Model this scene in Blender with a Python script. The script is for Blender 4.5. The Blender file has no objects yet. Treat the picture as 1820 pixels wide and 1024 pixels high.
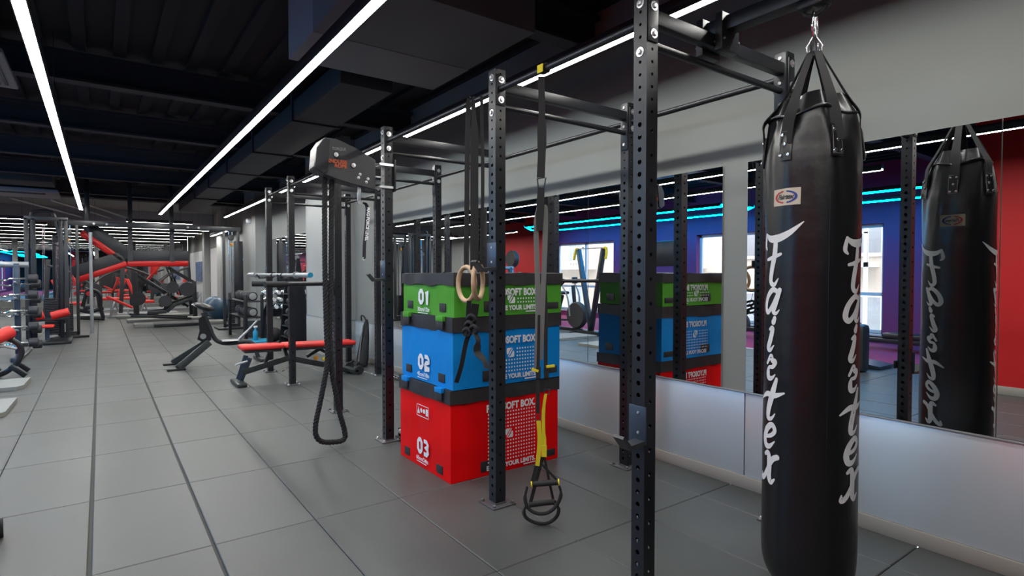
import bpy, bmesh, math, random
from mathutils import Vector, Matrix, noise
random.seed(7)
S = bpy.context.scene
COL = S.collection
V = Vector
PI = math.pi

# ---------------------------------------------------------------- camera
F_PX, W_PX, H_PX, EYE = 1008.0, 1820.0, 1024.0, 1.45
YAW, PITCH = math.radians(35.978), math.radians(1.4775)
FW = V((math.sin(YAW) * math.cos(PITCH), math.cos(YAW) * math.cos(PITCH), -math.sin(PITCH)))
RT = V((math.cos(YAW), -math.sin(YAW), 0))
UP = RT.cross(FW)
cd = bpy.data.cameras.new('camera')
cam = bpy.data.objects.new('camera', cd)
COL.objects.link(cam)
m = Matrix((RT, UP, -FW)).transposed().to_4x4()
m.translation = (0, 0, EYE)
cam.matrix_world = m
cd.sensor_width = 36
cd.lens = 36 * F_PX / W_PX
cd.clip_start = 0.05
cd.clip_end = 300
S.camera = cam

# ---------------------------------------------------------------- view, world
S.view_settings.view_transform = 'Standard'
S.view_settings.look = 'None'
S.view_settings.gamma = 1
S.view_settings.use_curve_mapping = False
S.view_settings.exposure = 0.0
cy = S.cycles
cy.use_denoising = True
cy.max_bounces = 7
cy.diffuse_bounces = 3
cy.glossy_bounces = 5
cy.transmission_bounces = 4
cy.transparent_max_bounces = 8
cy.caustics_reflective = False
cy.caustics_refractive = False
cy.sample_clamp_indirect = 4
wd = bpy.data.worlds.new('sky')
S.world = wd
wd.use_nodes = True
wd.node_tree.nodes['Background'].inputs[0].default_value = (0.80, 0.90, 1.0, 1)
wd.node_tree.nodes['Background'].inputs[1].default_value = 5.0

STRIP = 52.0     # emission of the white light strips
NEON = 46.0       # emission of the cyan neon tubes


# ---------------------------------------------------------------- materials
def mat(name, col, rough=0.5, metal=0.0, emis=None, es=0, noise_amt=0, noise_scale=8, bump=0, bump_scale=60,
        spec=0.5, coat=0, aniso=None, sheen=0):
    mt = bpy.data.materials.new(name)
    mt.use_nodes = True
    nt = mt.node_tree
    b = nt.nodes['Principled BSDF']
    b.inputs['Base Color'].default_value = (*col, 1)
    b.inputs['Roughness'].default_value = rough
    b.inputs['Metallic'].default_value = metal
    b.inputs['Specular IOR Level'].default_value = spec
    if coat:
        b.inputs['Coat Weight'].default_value = coat
        b.inputs['Coat Roughness'].default_value = 0.25
    if emis:
        b.inputs['Emission Color'].default_value = (*emis, 1)
        b.inputs['Emission Strength'].default_value = es
    tc = nt.nodes.new('ShaderNodeTexCoord')
    if noise_amt:
        n = nt.nodes.new('ShaderNodeTexNoise')
        n.inputs['Scale'].default_value = noise_scale
        n.inputs['Detail'].default_value = 5
        nt.links.new(tc.outputs['Object'], n.inputs['Vector'])
        r = nt.nodes.new('ShaderNodeMapRange')
        r.inputs['From Min'].default_value = 0.3
        r.inputs['From Max'].default_value = 0.7
        r.inputs['To Min'].default_value = 1 - noise_amt
        r.inputs['To Max'].default_value = 1 + noise_amt
        nt.links.new(n.outputs['Fac'], r.inputs['Value'])
        mx = nt.nodes.new('ShaderNodeVectorMath')
        mx.operation = 'SCALE'
        mx.inputs[0].default_value = col
        nt.links.new(r.outputs['Result'], mx.inputs['Scale'])
        nt.links.new(mx.outputs['Vector'], b.inputs['Base Color'])
    if bump:
        n2 = nt.nodes.new('ShaderNodeTexNoise')
        n2.inputs['Scale'].default_value = bump_scale
        n2.inputs['Detail'].default_value = 1.5 if bump_scale < 5 else 4
        nt.links.new(tc.outputs['Object'], n2.inputs['Vector'])
        bp = nt.nodes.new('ShaderNodeBump')
        bp.inputs['Strength'].default_value = bump
        bp.inputs['Distance'].default_value = 0.07 if bump_scale < 5 else 0.01
        nt.links.new(n2.outputs['Fac'], bp.inputs['Height'])
        nt.links.new(bp.outputs['Normal'], b.inputs['Normal'])
    return mt


M = {}
M['steel'] = mat('black_powder_coat', (0.011, 0.012, 0.016), 0.38, bump=0.08, bump_scale=400)
M['steel2'] = mat('dark_grey_paint', (0.035, 0.037, 0.042), 0.4)
M['zinc'] = mat('zinc', (0.75, 0.76, 0.78), 0.3, 0.9)
M['chrome'] = mat('chrome', (0.8, 0.81, 0.83), 0.18, 1.0)
M['silver'] = mat('silver_paint', (0.42, 0.44, 0.46), 0.4, 0.6)
M['rubber'] = mat('black_rubber', (0.018, 0.018, 0.02), 0.75)
M['plate'] = mat('base_plate_grey', (0.12, 0.12, 0.13), 0.45, 0.5)
M['wall'] = mat('grey_wall_paint', (0.27, 0.285, 0.27), 0.75, noise_amt=0.03, noise_scale=2)
M['wall_lt'] = mat('pale_wall_paint', (0.37, 0.385, 0.375), 0.7, noise_amt=0.03, noise_scale=2)
M['wall_dk'] = mat('dark_wall_paint', (0.05, 0.05, 0.055), 0.8)
M['red_wall'] = mat('red_wall_paint', (0.58, 0.008, 0.012), 0.6, noise_amt=0.03, noise_scale=2)
M['mag_wall'] = mat('magenta_wall_paint', (0.23, 0.032, 0.13), 0.7)

M['ceil'] = mat('black_ceiling', (0.010, 0.008, 0.014), 0.8)
M['beam'] = mat('ceiling_beam_black', (0.035, 0.032, 0.042), 0.7)
M['duct'] = mat('duct_dark', (0.035, 0.034, 0.042), 0.6)
M['bulk'] = mat('bulkhead_grey', (0.16, 0.15, 0.165), 0.7)
M['bulk2'] = mat('bulkhead_pale', (0.30, 0.30, 0.32), 0.7)
M['farceil'] = mat('far_ceiling', (0.20, 0.22, 0.22), 0.7)
M['base'] = mat('beige_skirting', (0.36, 0.34, 0.31), 0.6)
M['mirror'] = mat('mirror', (0.88, 0.90, 0.90), 0.0, 1.0)
M['mirror_edge'] = mat('mirror_edge', (0.25, 0.3, 0.3), 0.2, 0.5)
M['white'] = mat('white_paint', (0.75, 0.76, 0.78), 0.5)
M['print'] = mat('white_print', (0.85, 0.87, 0.9), 0.6)
M['ac'] = mat('aircon_plastic', (0.35, 0.36, 0.40), 0.5)
M['leather'] = mat('black_leather', (0.008, 0.008, 0.010), 0.33, bump=0.3, bump_scale=14, coat=0.1)
M['web'] = mat('black_webbing', (0.02, 0.02, 0.022), 0.85, bump=0.3, bump_scale=500)
M['web_grey'] = mat('grey_webbing', (0.19, 0.19, 0.195), 0.8)
M['yellow'] = mat('yellow_webbing', (0.75, 0.62, 0.02), 0.7)
M['orange'] = mat('orange_knob', (0.8, 0.32, 0.02), 0.5)
M['orange_print'] = mat('orange_print', (0.45, 0.09, 0.03), 0.6)
M['green'] = mat('green_vinyl', (0.085, 0.36, 0.035), 0.42, spec=.25, bump=0.4, bump_scale=3.2)
M['blue'] = mat('blue_vinyl', (0.003, 0.26, 0.74), 0.42, spec=.25, bump=0.4, bump_scale=3.2)
M['redv'] = mat('red_vinyl', (0.90, 0.002, 0.004), 0.45, spec=.2, bump=0.4, bump_scale=3.2)
M['lid'] = mat('black_vinyl_lid', (0.026, 0.024, 0.027), 0.55, bump=0.5, bump_scale=12)
M['wood'] = mat('birch_wood', (0.56, 0.38, 0.23), 0.45, noise_amt=0.15, noise_scale=14)
M['redpad'] = mat('red_pad', (0.75, 0.035, 0.03), 0.45)
M['redpaint'] = mat('red_paint', (0.62, 0.012, 0.012), 0.35)
M['blackpad'] = mat('black_pad', (0.02, 0.02, 0.022), 0.35)
M['gunmetal'] = mat('gunmetal_blue', (0.055, 0.075, 0.11), 0.35, 0.4)
M['dkgreen'] = mat('charcoal_frame', (0.03, 0.036, 0.036), 0.35)
M['ball'] = mat('blue_ball', (0.05, 0.12, 0.20), 0.35)
M['cyan'] = mat('cyan_plastic', (0.02, 0.30, 0.50), 0.4)
M['mat_pale'] = mat('pale_board', (0.27, 0.27, 0.25), 0.6)
M['turf'] = mat('red_turf', (0.38, 0.03, 0.10), 0.8)
M['brick'] = mat('tan_brick', (0.68, 0.58, 0.48), 0.9)
M['iron'] = mat('iron', (0.05, 0.05, 0.055), 0.5, 0.3)
M['tabink'] = mat('red_ink', (0.5, 0.03, 0.03), 0.6)
M['blueink'] = mat('blue_ink', (0.02, 0.05, 0.3), 0.6)
M['patch'] = mat('cream_patch', (0.62, 0.55, 0.45), 0.7)
M['strip'] = mat('light_strip_diffuser', (1, 1, 1), 0.5, emis=(1.0, 0.985, 0.94), es=STRIP)
M['neon'] = mat('neon_tube', (0.1, 0.8, 1), 0.5, emis=(0.0, 0.45, 1.0), es=NEON)

# brushed aluminium panel
am = mat('brushed_aluminium', (0.78, 0.86, 0.92), 0.42, 0.5)
nt = am.node_tree
tc = nt.nodes.new('ShaderNodeTexCoord')
mp = nt.nodes.new('ShaderNodeMapping')
mp.inputs['Scale'].default_value = (1, 1, 40)
nz = nt.nodes.new('ShaderNodeTexNoise')
nz.inputs['Scale'].default_value = 6
nt.links.new(tc.outputs['Object'], mp.inputs['Vector'])
nt.links.new(mp.outputs['Vector'], nz.inputs['Vector'])
rr = nt.nodes.new('ShaderNodeMapRange')
rr.inputs['To Min'].default_value = 0.27
rr.inputs['To Max'].default_value = 0.42
nt.links.new(nz.outputs['Fac'], rr.inputs['Value'])
nt.links.new(rr.outputs['Result'], nt.nodes['Principled BSDF'].inputs['Roughness'])
M['alu'] = am

# clear window glass: mostly see-through with a faint sheen
gm = bpy.data.materials.new('window_glass')
gm.use_nodes = True
nt = gm.node_tree
nt.nodes.remove(nt.nodes['Principled BSDF'])
tr = nt.nodes.new('ShaderNodeBsdfTransparent')
gl = nt.nodes.new('ShaderNodeBsdfGlossy')
gl.inputs['Roughness'].default_value = 0.02
mx = nt.nodes.new('ShaderNodeMixShader')
mx.inputs[0].default_value = 0.06
nt.links.new(tr.outputs[0], mx.inputs[1])
nt.links.new(gl.outputs[0], mx.inputs[2])
nt.links.new(mx.outputs[0], nt.nodes['Material Output'].inputs[0])
M['glass'] = gm

# rubber floor tiles: a random tone for every tile, mottling and scuffs
TX, TY, TW, TL = -0.065, 3.357, 0.536, 1.107
fm = mat('rubber_floor_tile', (0.1, 0.1, 0.1), 0.46, spec=0.5)
nt = fm.node_tree
b = nt.nodes['Principled BSDF']
tc = nt.nodes.new('ShaderNodeTexCoord')
mp = nt.nodes.new('ShaderNodeMapping')
mp.inputs['Location'].default_value = (-TX / TW, -TY / TL, 0)
mp.inputs['Scale'].default_value = (1 / TW, 1 / TL, 0)
fl = nt.nodes.new('ShaderNodeVectorMath')
fl.operation = 'FLOOR'
wn = nt.nodes.new('ShaderNodeTexWhiteNoise')
nt.links.new(tc.outputs['Object'], mp.inputs['Vector'])
nt.links.new(mp.outputs['Vector'], fl.inputs[0])
nt.links.new(fl.outputs['Vector'], wn.inputs['Vector'])
n1 = nt.nodes.new('ShaderNodeTexNoise')
n1.inputs['Scale'].default_value = 1.6
n1.inputs['Detail'].default_value = 7
n1.inputs['Roughness'].default_value = 0.65
nt.links.new(tc.outputs['Object'], n1.inputs['Vector'])
n3 = nt.nodes.new('ShaderNodeTexNoise')
n3.inputs['Scale'].default_value = 220
nt.links.new(tc.outputs['Object'], n3.inputs['Vector'])


def mth(op, a, b_, c=None):
    n = nt.nodes.new('ShaderNodeMath')
    n.operation = op
    for i, x in enumerate((a, b_, c)):
        if x is None:
            continue
        if isinstance(x, (int, float)):
            n.inputs[i].default_value = x
        else:
            nt.links.new(x, n.inputs[i])
    return n.outputs[0]


t1 = mth('MULTIPLY_ADD', wn.outputs['Value'], 0.16, 0.40)
t2 = mth('MULTIPLY_ADD', n1.outputs['Fac'], 0.92, t1)
t3 = mth('MULTIPLY_ADD', n3.outputs['Fac'], 0.12, t2)
sc = nt.nodes.new('ShaderNodeVectorMath')
sc.operation = 'SCALE'
sc.inputs[0].default_value = (0.076, 0.081, 0.079)
nt.links.new(t3, sc.inputs['Scale'])
nt.links.new(sc.outputs['Vector'], b.inputs['Base Color'])
nt.links.new(mth('MULTIPLY_ADD', n1.outputs['Fac'], 0.22, 0.33), b.inputs['Roughness'])
bp = nt.nodes.new('ShaderNodeBump')
bp.inputs['Strength'].default_value = 0.12
bp.inputs['Distance'].default_value = 0.004
nt.links.new(n3.outputs['Fac'], bp.inputs['Height'])
nt.links.new(bp.outputs['Normal'], b.inputs['Normal'])
M['floor'] = fm
M['joint'] = mat('floor_joint', (0.035, 0.037, 0.037), 0.7)


# ---------------------------------------------------------------- helpers
def ray(x, y):
    return RT * (x - 910) / F_PX + UP * (512 - y) / F_PX + FW


EYEV = V((0, 0, EYE))


def aY(x, y, Y):          # world point behind a photo pixel, on the plane Y = const
    d = ray(x, y)
    return EYEV + d * (Y / d.y)


def aX(x, y, X):
    d = ray(x, y)
    return EYEV + d * (X / d.x)


def aZ(x, y, z=0.0):
    d = ray(x, y)
    return EYEV + d * ((z - EYE) / d.z)


ROOTS = {}


class MB:
    def __init__(s):
        s.v, s.f, s.u = [], [], []

    def add(s, vs, fs):
        k = len(s.v)
        s.v += [V(p) for p in vs]
        s.f += [tuple(i + k for i in f) for f in fs]
        return s

    def box(s, a, b, bev=0.0, rot=None, piv=None):
        a, b = V(a), V(b)
        lo = V([min(a[i], b[i]) for i in range(3)])
        hi = V([max(a[i], b[i]) for i in range(3)])
        bm = bmesh.new()
        bmesh.ops.create_cube(bm, size=1)
        d = hi - lo
        for v in bm.verts:
            v.co = V([lo[i] + (v.co[i] + .5) * d[i] for i in range(3)])
        if bev:
            bmesh.ops.bevel(bm, geom=bm.edges[:], offset=min(bev, min(d) * .45), segments=2, affect='EDGES', profile=.5)
        vs = [v.co.copy() for v in bm.verts]
        bm.verts.index_update()
        fs = [[v.index for v in f.verts] for f in bm.faces]
        bm.free()
        if rot is not None:
            pv = V(piv) if piv else (lo + hi) / 2
            vs = [rot @ (p - pv) + pv for p in vs]
        return s.add(vs, fs)

    def beam(s, p, q, w, h, side=None, bev=0.004):
        """rectangular bar from p to q; w across, h the other way"""
        p, q = V(p), V(q)
        d = (q - p)
        L = d.length
        d.normalize()
        sd = V(side) if side else (V((0, 0, 1)).cross(d) if abs(d.z) < .99 else V((1, 0, 0)))
        sd = (sd - d * sd.dot(d)).normalized()
        up = d.cross(sd)
        k = len(s.v)
        s.box((-w / 2, 0, -h / 2), (w / 2, L, h / 2), bev)
        for i in range(k, len(s.v)):
            c = s.v[i]
            s.v[i] = p + sd * c.x + d * c.y + up * c.z
        return s

    def tube(s, pts, r, n=10, closed=False, cap=True):
        pts = [V(p) for p in pts]
        N = len(pts)
        rs = r if isinstance(r, (list, tuple)) else [r] * N
        T = []
        for i in range(N):
            if closed:
                t = pts[(i + 1) % N] - pts[i - 1]
            else:
                t = pts[min(i + 1, N - 1)] - pts[max(i - 1, 0)]
            T.append(t.normalized())
        a = V((0, 0, 1)) if abs(T[0].z) < .9 else V((1, 0, 0))
        nrm = (a - T[0] * a.dot(T[0])).normalized()
        vs, fs = [], []
        for i in range(N):
            nrm = (nrm - T[i] * nrm.dot(T[i]))
            nrm = nrm.normalized() if nrm.length > 1e-6 else T[i].orthogonal().normalized()
            bn = T[i].cross(nrm)
            for k in range(n):
                an = 2 * PI * k / n
                vs.append(pts[i] + (nrm * math.cos(an) + bn * math.sin(an)) * rs[i])
        for i in range(N if closed else N - 1):
            j = (i + 1) % N
            for k in range(n):
                fs.append((i * n + k, i * n + (k + 1) % n, j * n + (k + 1) % n, j * n + k))
        if cap and not closed:
            fs.append(tuple(range(n))[::-1])
            fs.append(tuple((N - 1) * n + k for k in range(n)))
        return s.add(vs, fs)

    def cyl(s, p, q, r, n=16, r2=None):
        return s.tube([p, q], [r, r if r2 is None else r2], n)

    def lathe(s, prof, c=(0, 0, 0), ax=(0, 0, 1), n=24):
        """prof: list of (radius, height) along ax from c"""
        c, ax = V(c), V(ax).normalized()
        a = ax.orthogonal().normalized()
        b_ = ax.cross(a)
        vs, fs = [], []
        for r, h in prof:
            for k in range(n):
                an = 2 * PI * k / n
                vs.append(c + ax * h + (a * math.cos(an) + b_ * math.sin(an)) * r)
        for i in range(len(prof) - 1):
            for k in range(n):
                fs.append((i * n + k, i * n + (k + 1) % n, (i + 1) * n + (k + 1) % n, (i + 1) * n + k))
        fs.append(tuple(range(n))[::-1])
        fs.append(tuple((len(prof) - 1) * n + k for k in range(n)))
        return s.add(vs, fs)

    def ball(s, c, r, n=16, sq=(1, 1, 1)):
        prof = [(max(r * math.sin(PI * i / n), 1e-4), -r * math.cos(PI * i / n)) for i in range(n + 1)]
        k = len(s.v)
        s.lathe(prof, (0, 0, 0), n=n * 2)
        for i in range(k, len(s.v)):
            p = s.v[i]
            s.v[i] = V((p.x * sq[0], p.y * sq[1], p.z * sq[2])) + V(c)
        return s

    def prism(s, poly, n, t):
        """closed 3D polygon extruded by t along n"""
        n = V(n)
        k = len(poly)
        vs = [V(p) for p in poly] + [V(p) + n * t for p in poly]
        fs = [tuple(range(k))[::-1], tuple(range(k, 2 * k))]
        fs += [(i, (i + 1) % k, (i + 1) % k + k, i + k) for i in range(k)]
        return s.add(vs, fs)

    def ribbon(s, pts, w, t, side):
        """flat strap along pts, wide along side"""
        pts = [V(p) for p in pts]
        N = len(pts)
        ws = w if isinstance(w, (list, tuple)) else [w] * N
        vs, fs = [], []
        for i in range(N):
            tg = (pts[min(i + 1, N - 1)] - pts[max(i - 1, 0)]).normalized()
            sd = V(side[i] if isinstance(side, list) else side)
            sd = (sd - tg * sd.dot(tg)).normalized()
            nn = tg.cross(sd)
            for a_, b_ in ((-1, -1), (1, -1), (1, 1), (-1, 1)):
                vs.append(pts[i] + sd * a_ * ws[i] / 2 + nn * b_ * t / 2)
        for i in range(N - 1):
            for k in range(4):
                fs.append((i * 4 + k, i * 4 + (k + 1) % 4, i * 4 + 4 + (k + 1) % 4, i * 4 + 4 + k))
        fs.append((3, 2, 1, 0))
        fs.append(tuple((N - 1) * 4 + k for k in range(4)))
        return s.add(vs, fs)

    def build(s, name, mt, parent=None, smooth=35):
        me = bpy.data.meshes.new(name)
        vs = s.v
        if parent is not None:
            r = parent
            while r.parent is not None:
                r = r.parent
            inv = ROOTS.get(r.name, Matrix()).inverted()
            vs = [inv @ p for p in vs]
        me.from_pydata([tuple(p) for p in vs], [], s.f)
        me.materials.append(M[mt] if isinstance(mt, str) else mt)
        me.validate()
        bm = bmesh.new()
        bm.from_mesh(me)
        bmesh.ops.recalc_face_normals(bm, faces=bm.faces[:])
        bm.to_mesh(me)
        bm.free()
        me.polygons.foreach_set('use_smooth', [True] * len(me.polygons))
        me.set_sharp_from_angle(angle=math.radians(smooth))
        o = bpy.data.objects.new(name, me)
        COL.objects.link(o)
        if parent is not None:
            o.parent = parent
        return o


def B(a, b, bev=0.0, rot=None, piv=None):
    return MB().box(a, b, bev, rot, piv)


def tag(o, label, cat, group=None, kind=None):
    if label:
        o['label'] = label
    if cat:
        o['category'] = cat
    if group:
        o['group'] = group
    if kind:
        o['kind'] = kind
    return o


def thing(name, label, cat, loc=(0, 0, 0), rz=0, group=None):
    o = bpy.data.objects.new(name, None)
    o.empty_display_size = 0.1
    COL.objects.link(o)
    o.location = loc
    o.rotation_euler = (0, 0, rz)
    ROOTS[o.name] = Matrix.Translation(V(loc)) @ Matrix.Rotation(rz, 4, 'Z')
    return tag(o, label, cat, group)


def struct(name, mb, mt):
    return tag(mb.build(name, mt), None, None, kind='structure')


def dup(root, loc, rz=None, label=None, group=None):
    def cp(o, par):
        c = o.copy()
        COL.objects.link(c)
        if par:
            c.parent = par
        for ch in list(o.children):
            cp(ch, c)
        return c
    r = cp(root, None)
    r.location = loc
    if rz is not None:
        r.rotation_euler = (0, 0, rz)
    ROOTS[r.name] = Matrix.Translation(V(loc)) @ Matrix.Rotation(r.rotation_euler.z, 4, 'Z')
    if label:
        r['label'] = label
    if group:
        r['group'] = group
    return r


def smooth_pts(pts, n=6, closed=False):
    """Catmull-Rom"""
    P = [V(p) for p in pts]
    N = len(P)
    out = []
    rng = range(N) if closed else range(N - 1)
    for i in rng:
        if closed:
            p0, p1, p2, p3 = P[i - 1], P[i], P[(i + 1) % N], P[(i + 2) % N]
        else:
            p0, p1, p2, p3 = P[max(i - 1, 0)], P[i], P[i + 1], P[min(i + 2, N - 1)]
        for k in range(n):
            t = k / n
            out.append(0.5 * ((2 * p1) + (p2 - p0) * t + (2 * p0 - 5 * p1 + 4 * p2 - p3) * t * t
                              + (3 * p1 - p0 - 3 * p2 + p3) * t ** 3))
    if not closed:
        out.append(P[-1])
    return out


def text_geo(txt, size, offset=0.0, shear=0.0, align='LEFT', spacing=1.0):
    """flat lettering as (verts, faces) in the xy plane"""
    cu = bpy.data.curves.new('txt', 'FONT')
    cu.body = txt
    cu.size = size
    cu.offset = offset
    cu.shear = shear
    cu.align_x = align
    cu.space_character = spacing
    cu.resolution_u = 3
    cu.extrude = 0.0
    o = bpy.data.objects.new('txt', cu)
    COL.objects.link(o)
    dg = bpy.context.evaluated_depsgraph_get()
    dg.update()
    me = o.evaluated_get(dg).to_mesh()
    vs = [v.co.copy() for v in me.vertices]
    fs = [tuple(p.vertices) for p in me.polygons]
    o.evaluated_get(dg).to_mesh_clear()
    bpy.data.objects.remove(o)
    bpy.data.curves.remove(cu)
    return vs, fs


def put_text(mb, txt, size, org, right, up, offset=0.0, align='LEFT', width=None, thick=0.0006, spacing=1.0, shear=0.0):
    vs, fs = text_geo(txt, size, offset, shear, align, spacing)
    if not vs:
        return
    org, right, up = V(org), V(right).normalized(), V(up).normalized()
    k = 1.0
    if width:
        w = max(v.x for v in vs) - min(v.x for v in vs)
        k = width / w
    if align == 'LEFT':
        x0 = min(v.x for v in vs)
    elif align == 'RIGHT':
        x0 = max(v.x for v in vs)
    else:
        x0 = 0
    mb.add([org + right * (v.x - x0) * k + up * v.y for v in vs], fs)

# ================================================================ ROOM
XW, XL, YB, YE, ZC = 3.5, -6.0, -3.0, 32.0, 3.75
# floor: every rubber tile a bevelled slab over a dark joint bed
fb = MB()
for i in range(-12, 8):
    for j in range(-6, 27):
        x0, x1 = TX + i * TW, TX + (i + 1) * TW
        y0, y1 = TY + j * TL, TY + (j + 1) * TL
        x0, x1 = max(x0, XL), min(x1, XW)
        y0, y1 = max(y0, YB), min(y1, YE)
        if x1 - x0 < .02 or y1 - y0 < .02:
            continue
        gl_ = .009 if i in (0,) else (.007 if i == 1 else .002)
        gr_ = .007 if i == 0 else (.009 if i == -1 else .002)
        g2, c, z = .0022, .004, 0.0
        a0, a1, b0, b1 = x0 + gl_, x1 - gr_, y0 + g2, y1 - g2
        vs = [(a0, b0, z - c), (a1, b0, z - c), (a1, b1, z - c), (a0, b1, z - c),
              (a0 + c, b0 + c, z), (a1 - c, b0 + c, z), (a1 - c, b1 - c, z), (a0 + c, b1 - c, z)]
        vs += [(p[0], p[1], -.02) for p in vs[:4]]
        fb.add(vs, [(4, 5, 6, 7), (0, 1, 5, 4), (1, 2, 6, 5), (2, 3, 7, 6), (3, 0, 4, 7),
                    (8, 9, 1, 0), (9, 10, 2, 1), (10, 11, 3, 2), (11, 8, 0, 3)])
fl_o = struct('floor', fb, 'floor')
struct('trim_1', B((XL, YB, -.12), (XW, YE, -.012)), 'joint')

# ceiling deck with ribs, cross beams, ducts
cb = B((XL, YB, ZC), (XW, YE, ZC + .15))
x = XL + .2
while x < XW:
    cb.box((x, YB, ZC - .05), (x + .11, 18.4, ZC + .01))
    x += .33
struct('ceiling', cb, 'ceil')
for k, y in enumerate((-1.2, 1.2, 3.6, 7.2, 9.55, 12.0, 14.3, 17.1)):
    bm_ = B((XL, y, 3.38), (XW, y + .02, 3.62)).box((XL, y - .07, 3.36), (XW, y + .09, 3.385)).box((XL, y - .07, 3.615), (XW, y + .09, 3.65))
    struct('ceiling_beam', bm_, 'beam')
struct('ceiling_bulkhead', B((XL, 18.0, 3.38), (XW, 18.35, ZC)), 'ceil')
# pale part of the ceiling beyond the black deck
struct('ceiling_far', B((XL, 18.4, 3.66), (XW, YE, ZC - .01)), 'farceil')
struct('ceiling_far_beam', B((XL, 24.0, 3.25), (XW, 24.3, 3.67)).box((XL, 28.5, 3.25), (XW, 28.8, 3.67)), 'bulk2')

# right wall
struct('wall_right', B((XW + .01, YB, 0), (XW + .25, YE, ZC)), 'wall')
# skirting and aluminium dado
struct('baseboard_right', B((XW - .014, YB, 0), (XW + .02, 9.35, .085), .004)
       .box((3.185, 9.335, 0), (XW, 9.36, .085)).box((3.185, 9.335, 0), (3.21, 11.1, .085))
       .box((XW - .014, 11.1, 0), (XW + .02, YE, .085)), 'base')
for k, (y0, y1) in enumerate(((YB, -.52), (-.515, 2.146), (2.155, 7.98), (7.985, 9.345))):
    p = B((XW - .004, y0, .087), (XW + .012, y1, .645), .001)
    struct('wall_panel_right', p, 'alu')
struct('trim_2', B((XW - .012, YB, .645), (XW + .012, 9.345, .655), .002), 'silver')
# mirrors on the wall: one pane per thing of glass
seams = [(-1.83, -.50), (-.495, .828), (.833, 2.146), (2.335, 3.668), (3.673, 4.98), (4.985, 6.31), (6.315, 7.62), (7.625, 7.975)]
for k, (y0, y1) in enumerate(seams):
    o = B((XW - .002, y0, .657), (XW + .009, y1, 2.19)).build('mirror_pane', 'mirror')
    tag(o, None, None, kind='structure')
    o.name = 'wall_mirror'
# pilaster with panelled dado
struct('wall_pilaster', B((3.2, 9.36, 0), (XW + .02, 11.1, ZC)), 'wall_lt')
struct('wall_pilaster_panel', B((3.186, 9.346, .087), (XW, 9.362, .66), .002).box((3.186, 9.346, .087), (3.202, 11.1, .66), .002), 'wall_lt')
struct('trim_3', B((3.18, 9.34, .66), (XW, 9.37, .668)).box((3.18, 9.34, .66), (3.21, 11.1, .668)), 'silver')
struct('wall_mirror_far', B((XW - .002, 11.2, .35), (XW + .009, 15.5, 2.3)).box((XW - .002, 17.6, .35), (XW + .009, 19.6, 2.3)), 'mirror')
struct('wall_pilaster_far', B((3.25, 15.7, 0), (XW + .02, 17.3, ZC)), 'wall_lt')
struct('wall_pilaster_deep', B((3.2, 20.6, 0), (XW + .02, 21.4, ZC)).box((3.3, 25.0, 0), (XW + .02, 25.5, ZC)), 'wall_lt')
struct('wall_panel_far', B((XW - .01, 21.6, .0), (XW + .012, 24.8, 2.4)).box((XW - .01, 25.7, 0), (XW + .012, 31.0, 2.4)), 'white')

# walls behind and far
struct('wall_back', B((XL, YB - .2, 0), (XW, YB, ZC)), 'wall_dk')
struct('wall_far', B((XL, YE, 0), (XW, YE + .2, ZC)), 'wall')
struct('wall_mirror_end', B((-5.0, YE - .012, .3), (3.3, YE - .002, 2.9)), 'mirror')
for k, xx in enumerate((-4.6, -3.0, -1.5, -.2, 1.2, 2.5)):
    struct('wall_far_post', B((xx, YE - .14, 0), (xx + .16, YE - .014, 3.3)), 'wall_lt' if k % 2 else 'steel2')

# near red wall, just left of the camera
struct('wall_left_near', B((-1.95, YB, 0), (-1.73, 2.33, ZC)), 'red_wall')
struct('baseboard_left', B((-1.73, YB, 0), (-1.715, 2.33, .10), .003).box((-1.95, 2.33, 0), (-1.715, 2.345, .10)), 'base')

# left wall with windows: pieces around the openings
wins = [(4.95, 6.75), (7.3, 9.45), (12.5, 15.3)]
WZ0, WZ1 = .2, 2.48
lw, edges = MB(), [YB] + [e for w in wins for e in w] + [15.9]
for k in range(0, len(edges), 2):
    lw.box((XL - .25, edges[k], WZ0), (XL, edges[k + 1], WZ1))
struct('wall_left_red', lw, 'mag_wall')
struct('wall_left_sill', B((XL - .25, YB, 0), (XL, 15.9, WZ0)), 'mag_wall')
struct('wall_left_upper', B((XL - .25, YB, WZ1), (XL, 15.9, ZC)), 'mag_wall')
struct('wall_left_red_far', B((XL - .25, 15.9, 0), (XL, 19.5, ZC)), 'red_wall')
struct('wall_left_far', B((XL - .25, 19.5, 0), (XL, YE, ZC)), 'wall_lt')
for k, y in enumerate((20.2, 21.2, 22.6, 24.0, 26.0, 28.0)):
    struct('wall_left_post', B((XL, y, 0), (XL + .05, y + .06, 3.3)), 'white' if k % 2 else 'steel2')
for k, (y0, y1) in enumerate(wins):
    r = struct('window_%d' % (k + 1), B((XL - .2, y0, WZ0), (XL - .14, y0 + .07, WZ1)).box((XL - .2, y1 - .07, WZ0), (XL - .14, y1, WZ1))
               .box((XL - .2, y0, WZ0), (XL - .14, y1, WZ0 + .07)).box((XL - .2, y0, WZ1 - .07), (XL - .14, y1, WZ1))
               .box((XL - .2, (y0 + y1) / 2 - .03, WZ0), (XL - .14, (y0 + y1) / 2 + .03, WZ1))
               .box((XL - .2, y0, .98), (XL - .14, y1, 1.05)), 'white')
    B((XL - .175, y0 + .05, WZ0 + .05), (XL - .168, y1 - .05, WZ1 - .05)).build('window_glass', 'glass', r)
    struct('trim_%d' % (k + 4), B((XL - .25, y0 - .0, WZ0 - .03), (XL + .05, y1, WZ0 + .0), .004), 'white')

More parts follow.
